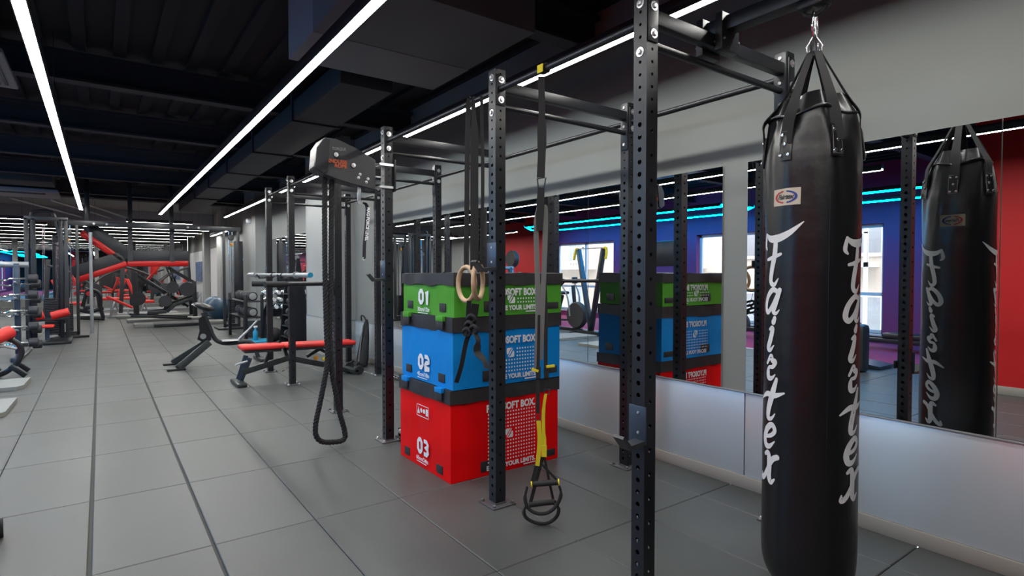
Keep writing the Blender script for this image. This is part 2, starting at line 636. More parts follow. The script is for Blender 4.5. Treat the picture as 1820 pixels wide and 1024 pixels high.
# red turf zone along the windows
struct('floor_turf', B((XL, 2.6, .0005), (-3.1, 15.8, .012), .003), 'turf')
struct('trim_7', B((-3.1, 2.6, 0), (-3.04, 15.8, .018), .003), 'white')

# ---- buildings across the street, seen in the mirror through the windows
tg = thing('apartment_building', 'tan brick block with white balconies and pale window frames across the street', 'building', (-13, 12, -3))
B((-14, -8, -3), (-13.2, 34, 9)).build('wall', 'brick', tag(tg, None, None))
for i in range(11):
    for j in range(3):
        y = -6 + i * 3.4
        z = -.9 + j * 2.9
        w = B((-13.2, y, z), (-13.1, y + 1.5, z + 1.7)).build('window_frame', 'white', tg)
        B((-13.11, y + .12, z + .12), (-13.09, y + .70, z + 1.58)).box((-13.11, y + .80, z + .12), (-13.09, y + 1.38, z + 1.58)).build('pane', 'silver', w)
for i in range(6):
    y = -5 + i * 6.4
    bl = MB().box((-13.2, y, -1.25), (-12.3, y + 3.2, -1.1)).box((-13.2, y, 1.65), (-12.3, y + 3.2, 1.8))
    for z in (-1.1, 1.8):
        bl.box((-12.34, y, z + .9), (-12.3, y + 3.2, z + .95))
        for k in range(17):
            bl.box((-12.33, y + k * .2, z), (-12.31, y + k * .2 + .03, z + .92))
    bl.box((-12.4, y, -3), (-12.3, y + .1, 4))
    bl.build('balcony', 'white', tg)
tag(B((-30, -20, -3.2), (-6.3, 45, -3.0)).build('street', 'plate'), None, None, kind='structure')

# ================================================================ CEILING THINGS
def strip(x, y0, y1, z, label, alongx=False):
    if alongx:
        t = thing('light_strip', label, 'ceiling light', ((y0 + y1) / 2, x, z), 0, 'linear ceiling lights')
        MB().box((y0, x - .037, z), (y1, x + .037, z + .06), .003).box((y0, x - .037, z - .024), (y1, x - .031, z + .003)).box((y0, x + .031, z - .024), (y1, x + .037, z + .003)).build('housing', 'steel2', t)
        B((y0 + .003, x - .0305, z - .022), (y1 - .003, x + .0305, z - .001)).build('diffuser', 'strip', t)
        hx = [(y0 + .3, x), (y1 - .3, x)]
    else:
        t = thing('light_strip', label, 'ceiling light', (x, (y0 + y1) / 2, z), 0, 'linear ceiling lights')
        MB().box((x - .037, y0, z), (x + .037, y1, z + .06), .003).box((x - .037, y0, z - .024), (x - .031, y1, z + .003)).box((x + .031, y0, z - .024), (x + .037, y1, z + .003)).build('housing', 'steel2', t)
        B((x - .0305, y0 + .003, z - .022), (x + .0305, y1 - .003, z - .001)).build('diffuser', 'strip', t)
        hx = [(x, y0 + .4), (x, y1 - .4), (x, (y0 + y1) / 2)]
    for a, b_ in hx:
        MB().cyl((a, b_, z + .06), (a, b_, ZC), .003, 6).build('hanger_wire', 'steel2', t)
    return t


strip(-.325, -2.2, 16.1, 2.9, 'long white strip light over the walkway, left of the two long ones in the aisle')
strip(1.20, -1.5, 16.2, 2.9, 'long white strip light over the aisle, the middle of the three')
strip(2.75, .3, 17.0, 2.983, 'long white strip light running above the training rig near the mirror wall')
strip(-1.78, 3.37, 16.1, 2.9, 'white strip light seen only in the wall mirror, second row below its top edge')
strip(-4.75, 15.9, 22.0, 2.9, 'white strip light seen in the wall mirror over the red far wall')
k = 0
for y, a, b_, nm in ((18.9, .6, 2.2, 'short crosswise strip light right behind the crossbar of the cable towers'),
                     (19.7, -4.6, -1.35, 'crosswise strip light at the left edge, just beyond the pulldown tower, upper one'),
                     (21.6, -4.6, -1.25, 'crosswise strip light at the left edge, second beyond the pulldown tower'),
                     (21.6, -.4, 3.0, 'crosswise strip light in the far room, first row behind the red boom'),
                     (23.2, -4.6, 3.0, 'crosswise strip light in the far room, second row behind the red boom'),
                     (25.2, -4.6, 3.0, 'crosswise strip light in the far room, third row behind the red boom'),
                     (27.6, -4.6, 3.0, 'crosswise strip light in the far room, last row but one'),
                     (30.2, -4.6, 3.0, 'crosswise strip light in the far room, last row before the end mirror')):
    strip(y, a, b_, 2.9, nm, True)
strip(3.05, 18.3, 21.5, 2.72, 'short strip light by the right wall beyond the cable towers')

# neon outline over the window zone
def neon(pts, label, drops):
    t = thing('neon_light', label, 'neon light', pts[0], 0, 'cyan neon outlines')
    MB().tube(pts, .034, 8, closed=True).build('tube', 'neon', t)
    ch = MB()
    for i in range(len(pts)):
        a, b_ = V(pts[i]) + V((0, 0, .045)), V(pts[(i + 1) % len(pts)]) + V((0, 0, .045))
        ch.beam(a, b_, .15, .02)
        sd = (b_ - a).normalized().cross(V((0, 0, 1))) * .072
        for q_ in (sd, -sd):
            ch.beam(a + q_ + V((0, 0, -.027)), b_ + q_ + V((0, 0, -.027)), .006, .06, None, 0)
    ch.build('uplight_shield', 'steel2', t)  # added shield with side lips, blocks the tubes' upward light from the ceiling
    for p in drops:
        MB().cyl(p, (p[0], p[1], ZC), .004, 6).build('hanger_wire', 'steel2', t)


neon([(-3.8, 7.2, 2.9), (-4.55, 7.0, 2.9), (-5.3, 7.7, 2.9), (-5.3, 14.2, 2.9), (-4.6, 14.9, 2.9), (-3.8, 14.1, 2.9)],
     'elongated cyan neon outline hanging over the window side, the farther one in the mirror', [(-4.55, 7.0, 2.9), (-4.6, 14.9, 2.9)])
neon([(-3.7, .8, 2.85), (-4.5, .5, 2.85), (-5.1, 1.0, 2.85), (-5.1, 5.6, 2.85), (-4.5, 6.2, 2.85), (-3.7, 5.5, 2.85)],
     'cyan neon outline seen in the mirror beside the hanging punch bag', [(-4.5, .5, 2.85), (-4.5, 6.2, 2.85)])
for p in ((-4.55, 8.6), (-4.55, 9.4)):
    pass

# duct and hanging bulkhead
t = thing('air_duct', 'dark square air duct running along the ceiling above the rig', 'duct', (2.0, 8, 3.3))
MB().box((1.75, 5.0, 3.14), (2.25, 17.8, 3.35), .01).build('body', 'duct', t)
for y in (6.5, 8.5, 10.5, 12.5, 14.5):
    B((1.73, y, 3.12), (2.27, y + .05, 3.47)).build('flange', 'beam', t)
t = thing('ceiling_bulkhead_box', 'dark grey square boxing hanging from the ceiling above the first rig bay', 'bulkhead', (2, 3.6, 3.2))
B((1.27, 3.28, 3.2), (2.59, 4.2, 3.7), .004).build('body', 'bulk', t)
B((1.27, 4.2, 3.195), (2.59, 4.85, 3.7), .004).build('lower_panel', 'bulk2', t)
t = thing('air_conditioner', 'pale ceiling air conditioning cassette at the left edge beside the first strip light', 'air conditioner', (-1.1, 6.6, 3.2))
B((-1.72, 6.06, 3.2), (-.6, 7.18, 3.24), .012).build('fascia', 'ac', t)
for k in range(2):
    B((-.74 + k * .055, 6.2, 3.19), (-.715 + k * .055, 7.04, 3.205)).build('louvre', 'steel2', t)
B((-1.35, 6.45, 3.19), (-.97, 6.8, 3.205)).build('intake_grille', 'steel2', t)
t = thing('air_conditioner', 'pale ceiling air conditioning cassette in the distance above the pulldown tower', 'air conditioner', (-1.3, 17.2, 3.2))
B((-2.2, 15.9, 3.2), (-.72, 17.2, 3.28), .02).build('fascia', 'ac', t)
for k in range(2):
    B((-2.0, 16.1 + k * .12, 3.185), (-.95, 16.14 + k * .12, 3.203)).build('louvre', 'steel2', t)
t = thing('air_duct', 'dark blue-grey box duct behind the far air conditioning cassette', 'duct', (-1.5, 15.5, 3.3))
B((-1.68, 14.9, 3.3), (-.75, 15.8, 3.6), .02).build('body', 'duct', t)
for k, (a, b_) in enumerate((((-1.0, 19.0), (.9, 26.0)), ((-.4, 19.0), (1.0, 24.5)), ((-1.8, 19.0), (.6, 28.0)))):
    tag(MB().cyl((a[0], a[1], 3.35), (b_[0], b_[1], 3.35), .03, 8).build('ceiling_pipe', 'silver'),
        'thin pale pipe crossing the far ceiling, ' + ('nearest to the strip light', 'middle one of three', 'leftmost of three')[k], 'pipe', 'pipes under the far ceiling')
# ================================================================ RIG
PW = .075
FY = [1.70, 2.886, 4.56, 5.84, 7.60, 8.79]
FX, RX = 1.97, 3.15
ZT = 2.70


def holed_face(mb, org, u, n, z0, cells, w=PW):
    """a tube wall with bolt holes: org corner, u across, n outward; cells = [(height, radius)]"""
    org, u, n = V(org), V(u), V(n)
    z = z0
    K = 12
    for h, r in cells:
        cx, cz = w / 2, z + h / 2
        outer, inner, deep = [], [], []
        for k in range(K):
            a = 2 * PI * (k + .5) / K
            c, s_ = math.cos(a), math.sin(a)
            t_ = min((w / 2) / max(abs(c), 1e-6), (h / 2) / max(abs(s_), 1e-6))
            outer.append((cx + c * t_, cz + s_ * t_))
            inner.append((cx + c * r, cz + s_ * r))
        # corners
        ring = []
        for k in range(K):
            ring.append(outer[k])
        vs = [org + u * p[0] + V((0, 0, p[1])) for p in ring]
        vs += [org + u * p[0] + V((0, 0, p[1])) for p in inner]
        vs += [org + u * p[0] + V((0, 0, p[1])) - n * .004 for p in inner]
        fs = []
        for k in range(K):
            j = (k + 1) % K
            fs.append((k, j, K + j, K + k))
            fs.append((K + k, K + j, 2 * K + j, 2 * K + k))
        b0 = len(vs)
        vs += [org + V((0, 0, z)), org + u * w + V((0, 0, z)), org + u * w + V((0, 0, z + h)), org + V((0, 0, z + h))]
        for k in range(K):          # fill the corners where the ring jumps from one side to the next
            j = (k + 1) % K
            p, q = ring[k], ring[j]
            px_ = abs(p[0]) < 1e-5 or abs(p[0] - w) < 1e-5
            qx_ = abs(q[0]) < 1e-5 or abs(q[0] - w) < 1e-5
            if px_ != qx_:
                cxn = w if (p[0] + q[0]) > w else 0
                czn = z + h if (p[1] + q[1]) > 2 * cz else z
                ci = {(0, 0): 0, (1, 0): 1, (1, 1): 2, (0, 1): 3}[(int(cxn > 0), int(czn > z))]
                fs.append((k, b0 + ci, j))
        mb.add(vs, fs)
        z += h
    return z


def bolt_mb(p, n, r=.021):
    """washer and hex head on a face: p centre, n outward"""
    p, n = V(p), V(n)
    mb = MB()
    mb.lathe([(r, 0), (r, .003), (r * .55, .0035)], p, n, 16)
    mb.lathe([(r * .58, .003), (r * .58, .011), (r * .45, .013)], p, n, 6)
    return mb


rig = thing('training_rig', 'black perforated steel training rig of twelve uprights with pull-up bars along the mirror wall', 'training rig', (2.6, 5.2, 0))
nbolt = 0
for side_, X in (('front', FX), ('rear', RX)):
    for i, Y in enumerate(FY):
        near = i < 3
        up = MB()
        P = .0555
        n_low = int(round((2.11 - .03) / P))
        zz = 2.70 - int(round((2.70 - .03) / P)) * P
        cells = []
        z = zz
        N = int(round((2.70 - zz) / P))
        for k in range(N):
            zc = zz + (k + .5) * P
            cells.append((P, .0115 if zc < 2.13 else .0075))
        cells2 = []
        z = zz
        while z < 2.1:
            cells2.append((2 * P, .0095))
            z += 2 * P
        while z < 2.70 - 1e-4:
            cells2.append((P, .0075))
            z += P
        H_ = sum(c[0] for c in cells2)
        up.box((X + .001, Y + .001, 0), (X + PW - .001, Y + PW - .001, zz))
        holed_face(up, (X, Y + PW, 0), (0, -1, 0), (-1, 0, 0), zz, cells)
        holed_face(up, (X + PW, Y, 0), (0, 1, 0), (1, 0, 0), zz, cells)
        holed_face(up, (X, Y, 0), (1, 0, 0), (0, -1, 0), zz, cells2)
        holed_face(up, (X + PW, Y + PW, 0), (-1, 0, 0), (0, 1, 0), zz, cells2)
        up.box((X, Y, zz + H_ - .001), (X + PW, Y + PW, zz + H_ + .004), .002)
        uo = up.build('upright', 'steel', rig)
        e = .05
        bpm = B((X - e, Y - e, 0), (X + PW + e, Y + PW + e, .009), .003)
        bpm.box((X - .004, Y - .004, .009), (X + PW + .004, Y + PW + .004, .016), .002)
        bpm.build('base_plate', 'plate', uo)
        for sx in (-1, 1):
            for sy in (-1, 1):
                c = V((X + PW / 2 + sx * (PW / 2 + e - .02), Y + PW / 2 + sy * (PW / 2 + e - .02), .009))
                MB().lathe([(.015, 0), (.015, .003), (.011, .004), (.011, .012), (.006, .017), (.001, .018)], c, n=10).build('anchor_bolt', 'zinc' if (i + sx) % 2 else 'plate', uo)
        # bolts at the top: on the aisle face and on the two end faces (through the bar flanges)
        zb = [(X, -1, 2.655), (X, -1, 2.44)] if side_ == 'front' else [(X + PW, 1, 2.655), (X + PW, 1, 2.44), (X, -1, 2.67), (X, -1, 2.53), (X, -1, 2.40)]
        for bx, sgn, z in zb:
            if near or z > 2.5:
                bolt_mb((bx if sgn < 0 else bx, Y + PW / 2, z), (sgn, 0, 0)).build('bolt', 'zinc', uo)
        for z in (2.637, 2.515):
            bolt_mb((X + PW / 2, Y - .008, z), (0, -1, 0)).build('bolt', 'zinc', uo)
            if near:
                bolt_mb((X + PW / 2, Y + PW + .008, z), (0, 1, 0)).build('bolt', 'zinc', uo)
        fz = B((X + .006, Y - .008, 2.48), (X + PW - .006, Y, 2.67), .003).box((X + .006, Y + PW, 2.48), (X + PW - .006, Y + PW + .008, 2.67), .003)
        if side_ == 'rear':
            fz.box((X - .007, Y + .004, 2.36), (X, Y + PW - .004, 2.70), .002)
        fz.build('flange_plate', 'steel', uo)
# bars along the rig, one between each pair of uprights
for X, zb in ((FX, 2.582), (RX, 2.565)):
    for i in range(5):
        MB().cyl((X + PW / 2 + .0, FY[i] + PW + .008, zb), (X + PW / 2, FY[i + 1] - .008, zb), .0185, 16).build('pull_up_bar', 'steel', rig)
for Y in FY:
    MB().box((FX + PW, Y + .012, 2.575), (RX, Y + .062, 2.64), .004).build('crossbeam', 'steel', rig)
    MB().cyl((FX + PW, Y + .037, 2.487), (RX, Y + .037, 2.487), .0175, 14).build('cross_pull_up_bar', 'steel', rig)
# boom that carries the heavy bag, clamped to the nearest crossbeam
bo = MB().box((2.50, .85, 2.645), (2.585, 1.80, 2.715), .004).build('boom_arm', 'steel', rig)
MB().box((2.47, 1.66, 2.55), (2.615, 1.70, 2.73), .003).box((2.47, 1.77, 2.55), (2.615, 1.81, 2.73), .003).build('clamp_plate', 'steel', bo)
for sx in (2.485, 2.60):
    MB().cyl((sx, 1.65, 2.60), (sx, 1.82, 2.60), .006, 8).build('clamp_bolt', 'zinc', bo)
hk = MB().box((2.51, 1.20, 2.61), (2.59, 1.32, 2.65), .01)
hk.build('hook_bracket', 'steel', bo)
MB().tube(smooth_pts([(2.56, 1.31, 2.62), (2.56, 1.30, 2.60), (2.56, 1.26, 2.585), (2.56, 1.22, 2.60), (2.56, 1.21, 2.63)], 5), .008, 8).build('bag_hook', 'iron', bo)
# J cups of the rig lift off: each its own thing
def j_cup(name_label, X, Y, z, sgn=-1, w=.06):
    """hook on the -Y face of an upright at X..X+PW with its lip reaching to -X"""
    t = thing('j_cup', name_label, 'rack hook', (X, Y, z), 0, 'hooks on the rig uprights')
    B((X - .008, Y - .014, z - .02), (X + PW * .0 + .0, Y + PW + .012, z + .15), .003).build('back_plate', 'gunmetal', t)
    MB().prism([(X - .008, Y - .01, z - .02), (X - .10, Y - .01, z - .03), (X - .15, Y - .01, z + .03), (X - .14, Y - .01, z + .04),
                (X - .095, Y - .01, z - .008), (X - .008, Y - .01, z - .002)], (0, 1, 0), w).build('hook', 'steel2', t)
    for dz in (.03, .12):
        MB().lathe([(.007, 0), (.006, .004)], (X - .008, Y + .03, z + dz), (-1, 0, 0), 10).build('rivet', 'zinc', t)
    B((X + PW * .2, Y + PW + .001, z + .02), (X + PW + .02, Y + PW + .02, z + .08), .003).build('pin_bracket', 'steel', t)
    return t


j_cup('black J-shaped bar hook on the nearest front upright, low beside the punch bag', FX, 1.70, .70)
j_cup('black J-shaped bar hook on the upright before the soft boxes, wooden rings hang at it', FX, 2.886, 1.49)
j_cup('black J-shaped bar hook on the upright under the rope machine', FX, 4.56, 1.41)

# ================================================================ SOFT BOXES
def soft_box(name, label, x0, x1, y0, y1, z0, z1, hl, body, num, sizes, tabz, y_logo, seed, icon=False):
    """x0 / y0: the faces towards the camera; hl: height of the black lid"""
    t = thing(name, label, 'plyo box', ((x0 + x1) / 2, (y0 + y1) / 2, z0), 0, 'stacked soft plyo boxes')

    def bulged(xa, xb, ya, yb, za, zb, nx, nz, amp, fr):
        bm = bmesh.new()
        bmesh.ops.create_cube(bm, size=1)
        for v in bm.verts:
            v.co = V((xa + (v.co.x + .5) * (xb - xa), ya + (v.co.y + .5) * (yb - ya), za + (v.co.z + .5) * (zb - za)))
        bmesh.ops.subdivide_edges(bm, edges=bm.edges[:], cuts=nx, use_grid_fill=True)
        cx, cy_ = (xa + xb) / 2, (ya + yb) / 2
        for v in bm.verts:
            n_ = noise.noise(v.co * fr + V((seed, 0, 0)))
            d = V((v.co.x - cx, v.co.y - cy_, 0))
            ex = min(abs(v.co.x - xa), abs(v.co.x - xb))
            ey = min(abs(v.co.y - ya), abs(v.co.y - yb))
            # keep the corners, let the panels and the rim ripple
            k = amp * n_
            if ex < 1e-4 and ey > .02:
                v.co.x += k * (1 if v.co.x > cx else -1) * min(1, ey * 8)
            elif ey < 1e-4 and ex > .02:
                v.co.y += k * (1 if v.co.y > cy_ else -1) * min(1, ex * 8)
            if abs(v.co.z - zb) < 1e-4:
                v.co.z += amp * .8 * noise.noise(v.co * 5 + V((0, seed, 3)))
            if abs(v.co.z - za) < 1e-4 and nx > 18:
                v.co.z += amp * 1.3 * noise.noise(v.co * 6 + V((seed, 0, 3)))
        mb = MB()
        mb.v = [v.co.copy() for v in bm.verts]
        bm.verts.index_update()
        mb.f = [tuple(v.index for v in f.verts) for f in bm.faces]
        bm.free()
        return mb
    bulged(x0, x1, y0, y1, z0 + .002, z1 - hl + .01, 16, 0, .004, 5).build('body', body, t, 50)
    e = .009
    bulged(x0 - e, x1 + e, y0 - e, y1 + e, z1 - hl, z1, 22, 0, .013, 6).build('lid', 'lid', t, 50)
    # hook-and-loop tabs round the foot
    q = .006
    tb = [((x0 - q, y1 - .17, tabz), (x0 + .0, y1 - .08, tabz + .06)), ((x0 - q, y0 + .11, tabz), (x0, y0 + .20, tabz + .06)),
          ((x0 + .24, y0 - q, tabz), (x0 + .38, y0, tabz + .075)), ((x1 - .16, y0 - q, tabz), (x1 - .03, y0, tabz + .05)),
          ((x1, y1 - .2, tabz), (x1 + q, y1 - .1, tabz + .07)), ((x1, y0 + .1, tabz), (x1 + q, y0 + .2, tabz + .07))]
    for a, b_ in tb:
        B(a, b_, .002).build('fastener_tab', 'lid', t)
    # coloured tab tops folded over the lid of the box below
    if z0 > .1:
        for ya, yb in ((y1 - .16, y1 - .06), (y0 + .10, y0 + .20)):
            B((x0 - .036, ya, z0 - .085), (x0 - .026, yb, z0 - .022), .002).build('fastener_flap', 'lid', t)
            B((x0 - .038, ya, z0 - .030), (x0 - .004, yb, z0 + .006), .003).build('coloured_flap_top', body, t)
    # number and sizes on the aisle face (u = -Y, since the camera sees it with +Y to the left)
    pr = MB()
    u, up = (0, -1, 0), (0, 0, 1)
    X = x0 - .0095
    yl = 3.86
    zb = z0 + {'01': .072, '02': .088, '03': .102}[num]
    dh, dw, th = (.118 if num != '03' else .125), .088, .030
    for ci, ch in enumerate(num):
        h2, w2 = dh - th, dw - th
        o_ = {'0': 0, '1': 0, '2': 0, '3': 0}[ch]
        c_ = .02
        pl = {'0': [(0, c_), (0, h2 - c_), (c_, h2), (w2 - c_, h2), (w2, h2 - c_), (w2, c_), (w2 - c_, 0), (c_, 0)],
              '1': [(0, h2 - .022), (w2 * .45, h2 - .004), (w2 * .45, -.014)],
              '2': [(-.006, h2), (w2 - c_, h2), (w2, h2 - c_), (w2, h2 / 2 + c_ * .6), (w2 - c_, h2 / 2), (c_, h2 / 2), (0, h2 / 2 - c_), (0, 0), (w2 + .012, 0)],
              '3': [(-.006, h2), (w2 - c_, h2), (w2, h2 - c_), (w2 - .004, h2 / 2 + .008), (w2 * .4, h2 / 2), (w2 - .004, h2 / 2 - .008), (w2, c_), (w2 - c_, 0), (-.006, 0)]}[ch]
        N_, cl = len(pl), ch == '0'
        L_, R_ = [], []
        for i in range(N_):
            a = V(pl[i - 1] if (cl or i) else pl[i])
            b_ = V(pl[(i + 1) % N_] if (cl or i < N_ - 1) else pl[i])
            tg = (b_ - a).normalized()
            nn = V((-tg.y, tg.x)) * th / 2
            if 0 < i < N_ - 1 or cl:
                d1 = (V(pl[i]) - a).normalized()
                nn = nn / max(.6, abs(d1.dot(tg)))
            for arr, sg in ((L_, 1), (R_, -1)):
                q_ = V(pl[i]) + nn * sg
                arr.append((X, yl - .004 - ci * .098 - th / 2 - q_.x, zb + th / 2 + q_.y))
        pr.add(L_ + R_, [(i, (i + 1) % N_, N_ + (i + 1) % N_, N_ + i) for i in range(N_ if cl else N_ - 1)])
    pr.build('number_print', 'print', t)
    pr = MB()
    put_text(pr, sizes, .042, (X, yl + .01, zb - .048), u, up, .0012, width=.19)
    pr.box((X, yl + .005, zb - .064), (X + .0006, yl - .15, zb - .059))
    if icon:
        zi = .385
        for (a, b_, c, d) in ((0, .19, 0, .005), (0, .19, .083, .088), (0, .005, 0, .088), (.185, .19, 0, .088)):
            pr.box((X, yl - a, zi + c), (X + .0006, yl - b_, zi + d))
        for k_ in range(4):
            cyy = yl - .030 - .044 * k_
            if k_ == 0:
                pr.prism([(X, cyy + .02, zi + .02), (X, cyy - .02, zi + .02), (X, cyy, zi + .072)], (1, 0, 0), .0006)
            elif k_ == 3:
                pr.box((X, cyy + .016, zi + .02), (X + .0006, cyy - .016, zi + .07))
            else:
                pr.lathe([(  .017, 0), (.017, .0006)], (X, cyy, zi + .047), (1, 0, 0), 14)
    pr.build('size_print', 'print', t)
    # wordmark, dot field and slogan on the face towards the camera's end of the room
    lg = MB()
    Y = y0 - .0105
    xr = 2.652
    wl = .44 if num == '03' else .415
    ztop = z1 - hl - {'01': .075, '02': .095, '03': .085}[num]
    put_text(lg, 'PLYOSOFT BOX.', .070, (xr, Y, ztop), (1, 0, 0), up, .0034, 'RIGHT', width=wl)
    zs = z0 + .040
    put_text(lg, 'ESCAPE YOUR LIMITS.', .046, (xr, Y, zs), (1, 0, 0), up, .0022, 'RIGHT', width=wl)
    lg.box((xr - .11, Y, zs - .020), (xr, Y + .0006, zs - .011))
    z = zs + .055
    rr = 0
    nrows = int((ztop - .02 - z) / .0265) + 1
    lr = {'01': 1, '02': 5 , '03': 7}[num] + .0
    for r_ in range(nrows):
        for c_ in range(18):
            xx = xr - .008 - c_ * .0245
            if abs(c_ - 9.5) <= 1.6 and abs(r_ - lr) <= 1.1:
                continue
            lg.lathe([(.0065, 0), (.0065, .0005)], (xx, Y, z + r_ * .0265), (0, -1, 0), 8)
    cx, cz = xr - .008 - 9.5 * .0245, z + lr * .0265
    h = .034
    # emblem: rounded square cut by a curved slash
    sq = []
    for a in range(20):
        an = 2 * PI * a / 20
        c, s_ = math.cos(an), math.sin(an)
        sq.append((max(-h, min(h, c * h * 1.3)), max(-h, min(h, s_ * h * 1.3))))
    upper = [(-h, h * .1), (-h, h * .8), (-h * .8, h), (h * .55, h), (h * .1, h * .75), (-h * .35, h * .2), (-h * .6, -h * .3), (-h * .9, -h * .35)]
    lower = [(h, -h * .1), (h, -h * .8), (h * .8, -h), (-h * .55, -h), (-h * .1, -h * .75), (h * .35, -h * .2), (h * .6, h * .3), (h * .9, h * .35)]
    mid = [(-h * .75, -h * .85), (-h * .45, -h * .75), (-h * .05, -h * .3), (h * .3, h * .25), (h * .75, h * .9), (h * .35, h * .7), (-h * .1, h * .2), (-h * .4, -h * .35)]
    for pl in (upper, lower, mid):
        lg.prism([(cx + a, Y, cz + b_) for a, b_ in pl], (0, 1, 0), .0006)
    lg.build('logo_print', 'print', t)
    return t


soft_box('plyo_box', 'tall red soft plyo box marked 03 with black lid, bottom of the stack',
         1.925, 2.885, 3.365, 4.165, 0.0, .645, .10, 'redv', '03', '60cm/24in', .035, 0, 1.0, True)
soft_box('plyo_box', 'medium blue soft plyo box marked 02 with black lid, middle of the stack',
         1.935, 2.89, 3.35, 4.15, .646, 1.145, .105, 'blue', '02', '45cm/18in', .685, 0, 2.0)
soft_box('plyo_box', 'low green soft plyo box marked 01 with black lid, on top of the stack',
         1.94, 2.895, 3.34, 4.13, 1.146, 1.452, .085, 'green', '01', '30cm/12in', 1.18, 0, 3.0)

# ================================================================ HEAVY BAG
BX, BY, BR = 2.56, 1.26, .19
PHC = math.atan2(-BY, -BX)
bag = thing('punch_bag', 'tall black leather punch bag with white lettering hanging from the rig boom', 'punch bag', (BX, BY, .05))


def bag_r(z, a):
    if z < .22:
        k = (z - .05) / .17
        r = BR * (.55 + .45 * math.sqrt(max(0, 1 - (1 - k) ** 2.4)))
    elif z < 1.92:
        r = BR * (1 + .012 * math.sin(z * 3.3))
    elif z < 2.13:
        k = (z - 1.92) / .21
        r = BR * (1 - .17 * k ** 1.7)
    else:
        k = (z - 2.13) / .10
        r = BR * (.83 - .28 * k)
    if z > 1.6:
        w_ = min(1, (z - 1.6) / .45)
        r += w_ * (.008 * math.sin(a * 7 + z * 3) + .004 * math.sin(a * 13 + 1 + z * 9)) - w_ * .004
        if z > 2.0:
            r += (z - 2.0) * .12 * (math.cos(4 * (a - PHC)))
    return r


mb = MB()
zs = [.05] + [.05 + .17 * (1 - math.cos(PI / 2 * k / 8)) for k in range(1, 9)] + [.22 + k * .05 for k in range(1, 34)] + [1.90 + k * .02 for k in range(1, 17)]
NA = 72
vs, fs = [], []
for z in zs:
    for k in range(NA):
        a = 2 * PI * k / NA
        r = bag_r(z, a) + .0025 * noise.noise(V((math.cos(a) * 3, math.sin(a) * 3, z * 5)))
        vs.append((BX + r * math.cos(a), BY + r * math.sin(a), z))
for i in range(len(zs) - 1):
    for k in range(NA):
        fs.append((i * NA + k, i * NA + (k + 1) % NA, (i + 1) * NA + (k + 1) % NA, (i + 1) * NA + k))
fs.append(tuple(range(NA))[::-1])
fs.append(tuple((len(zs) - 1) * NA + k for k in range(NA)))
mb.add(vs, fs)
body = mb.build('body', 'leather', bag, 60)
# seam roll round the shoulder
ring = []
for k in range(60):
    a = 2 * PI * k / 60
    r = bag_r(2.135, a) + .003
    ring.append((BX + r * math.cos(a), BY + r * math.sin(a), 2.135 + .012 * math.sin(4 * (a - PHC) + .6)))
MB().tube(ring, .007, 8, closed=True).build('piping', 'leather', body)


def onbag(a, z, off=.002):
    r = bag_r(z, a) + off
    return V((BX + r * math.cos(a), BY + r * math.sin(a), z))


def bag_patch(a0, a1, z0, z1, off, name, mt, n=8, par=None):
    mb = MB()
    vs, fs = [], []
    m_ = 6
    for j in range(m_ + 1):
        for i in range(n + 1):
            vs.append(onbag(a0 + (a1 - a0) * i / n, z0 + (z1 - z0) * j / m_, off))
    K = len(vs)
    for j in range(m_ + 1):
        for i in range(n + 1):
            vs.append(onbag(a0 + (a1 - a0) * i / n, z0 + (z1 - z0) * j / m_, off - .004))
    W = n + 1
    for j in range(m_):
        for i in range(n):
            q = j * W + i
            fs += [(q, q + 1, q + W + 1, q + W), (K + q, K + q + W, K + q + W + 1, K + q + 1)]
    for j in range(m_):
        fs += [(j * W, j * W + W, K + j * W + W, K + j * W), (j * W + n, K + j * W + n, K + j * W + W + n, j * W + W + n)]
    for i in range(n):
        fs += [(i, K + i, K + i + 1, i + 1), (m_ * W + i, m_ * W + i + 1, K + m_ * W + i + 1, K + m_ * W + i)]
    mb.add(vs, fs)
    return mb.build(name, mt, par)


top = V((BX, BY, 2.50))
for k in range(6):
    a = PHC + math.radians(-32 + 60 * k)
    da = .135
    sp = bag_patch(a - da, a + da, 1.93, 2.065, .010, 'strap_patch', 'leather', 6, bag)
    st = MB()
    for sgn in (-1, 1):
        st.tube([onbag(a + sgn * (da - .02), z, .012) for z in (1.94, 1.98, 2.02, 2.055)], .0012, 5)
    for z in (1.94, 2.055):
        st.tube([onbag(a + t_ * (da - .02), z, .012) for t_ in (-1, -.5, 0, .5, 1)], .0012, 5)
    st.build('stitching', 'web_grey', sp)
    for (ta, z) in ((-.6, 2.04), (.6, 2.04), (0, 1.998), (-.6, 1.952), (.6, 1.952)):
        p = onbag(a + ta * da, z, .012)
        MB().lathe([(.0085, 0), (.006, .004), (.001, .005)], p, (math.cos(a), math.sin(a), 0), 10).build('rivet', 'chrome', sp)
    # webbing strap rising to the ring
    tgt = top + V((math.cos(a) * .025, math.sin(a) * .025, -.08))
    pts = [onbag(a, 2.0, .006), onbag(a, 2.08, .013), onbag(a, 2.135, .018), V((BX + .125 * math.cos(a), BY + .125 * math.sin(a), 2.22)), tgt]
    MB().ribbon(smooth_pts(pts, 4), [.055] * 9 + [.052, .05, .048, .044, .04, .036, .034, .034][:8], .004, (-math.sin(a), math.cos(a), 0)).build('webbing_strap', 'web', bag)
    MB().tube([tgt + V((0, 0, -.01)), tgt + V((math.cos(a) * .006, math.sin(a) * .006, .03)), top + V((0, 0, .005)), tgt + V((-math.cos(a) * .012, -math.sin(a) * .012, .03))], .0035, 6, closed=True).build('triangle_link', 'chrome', bag)
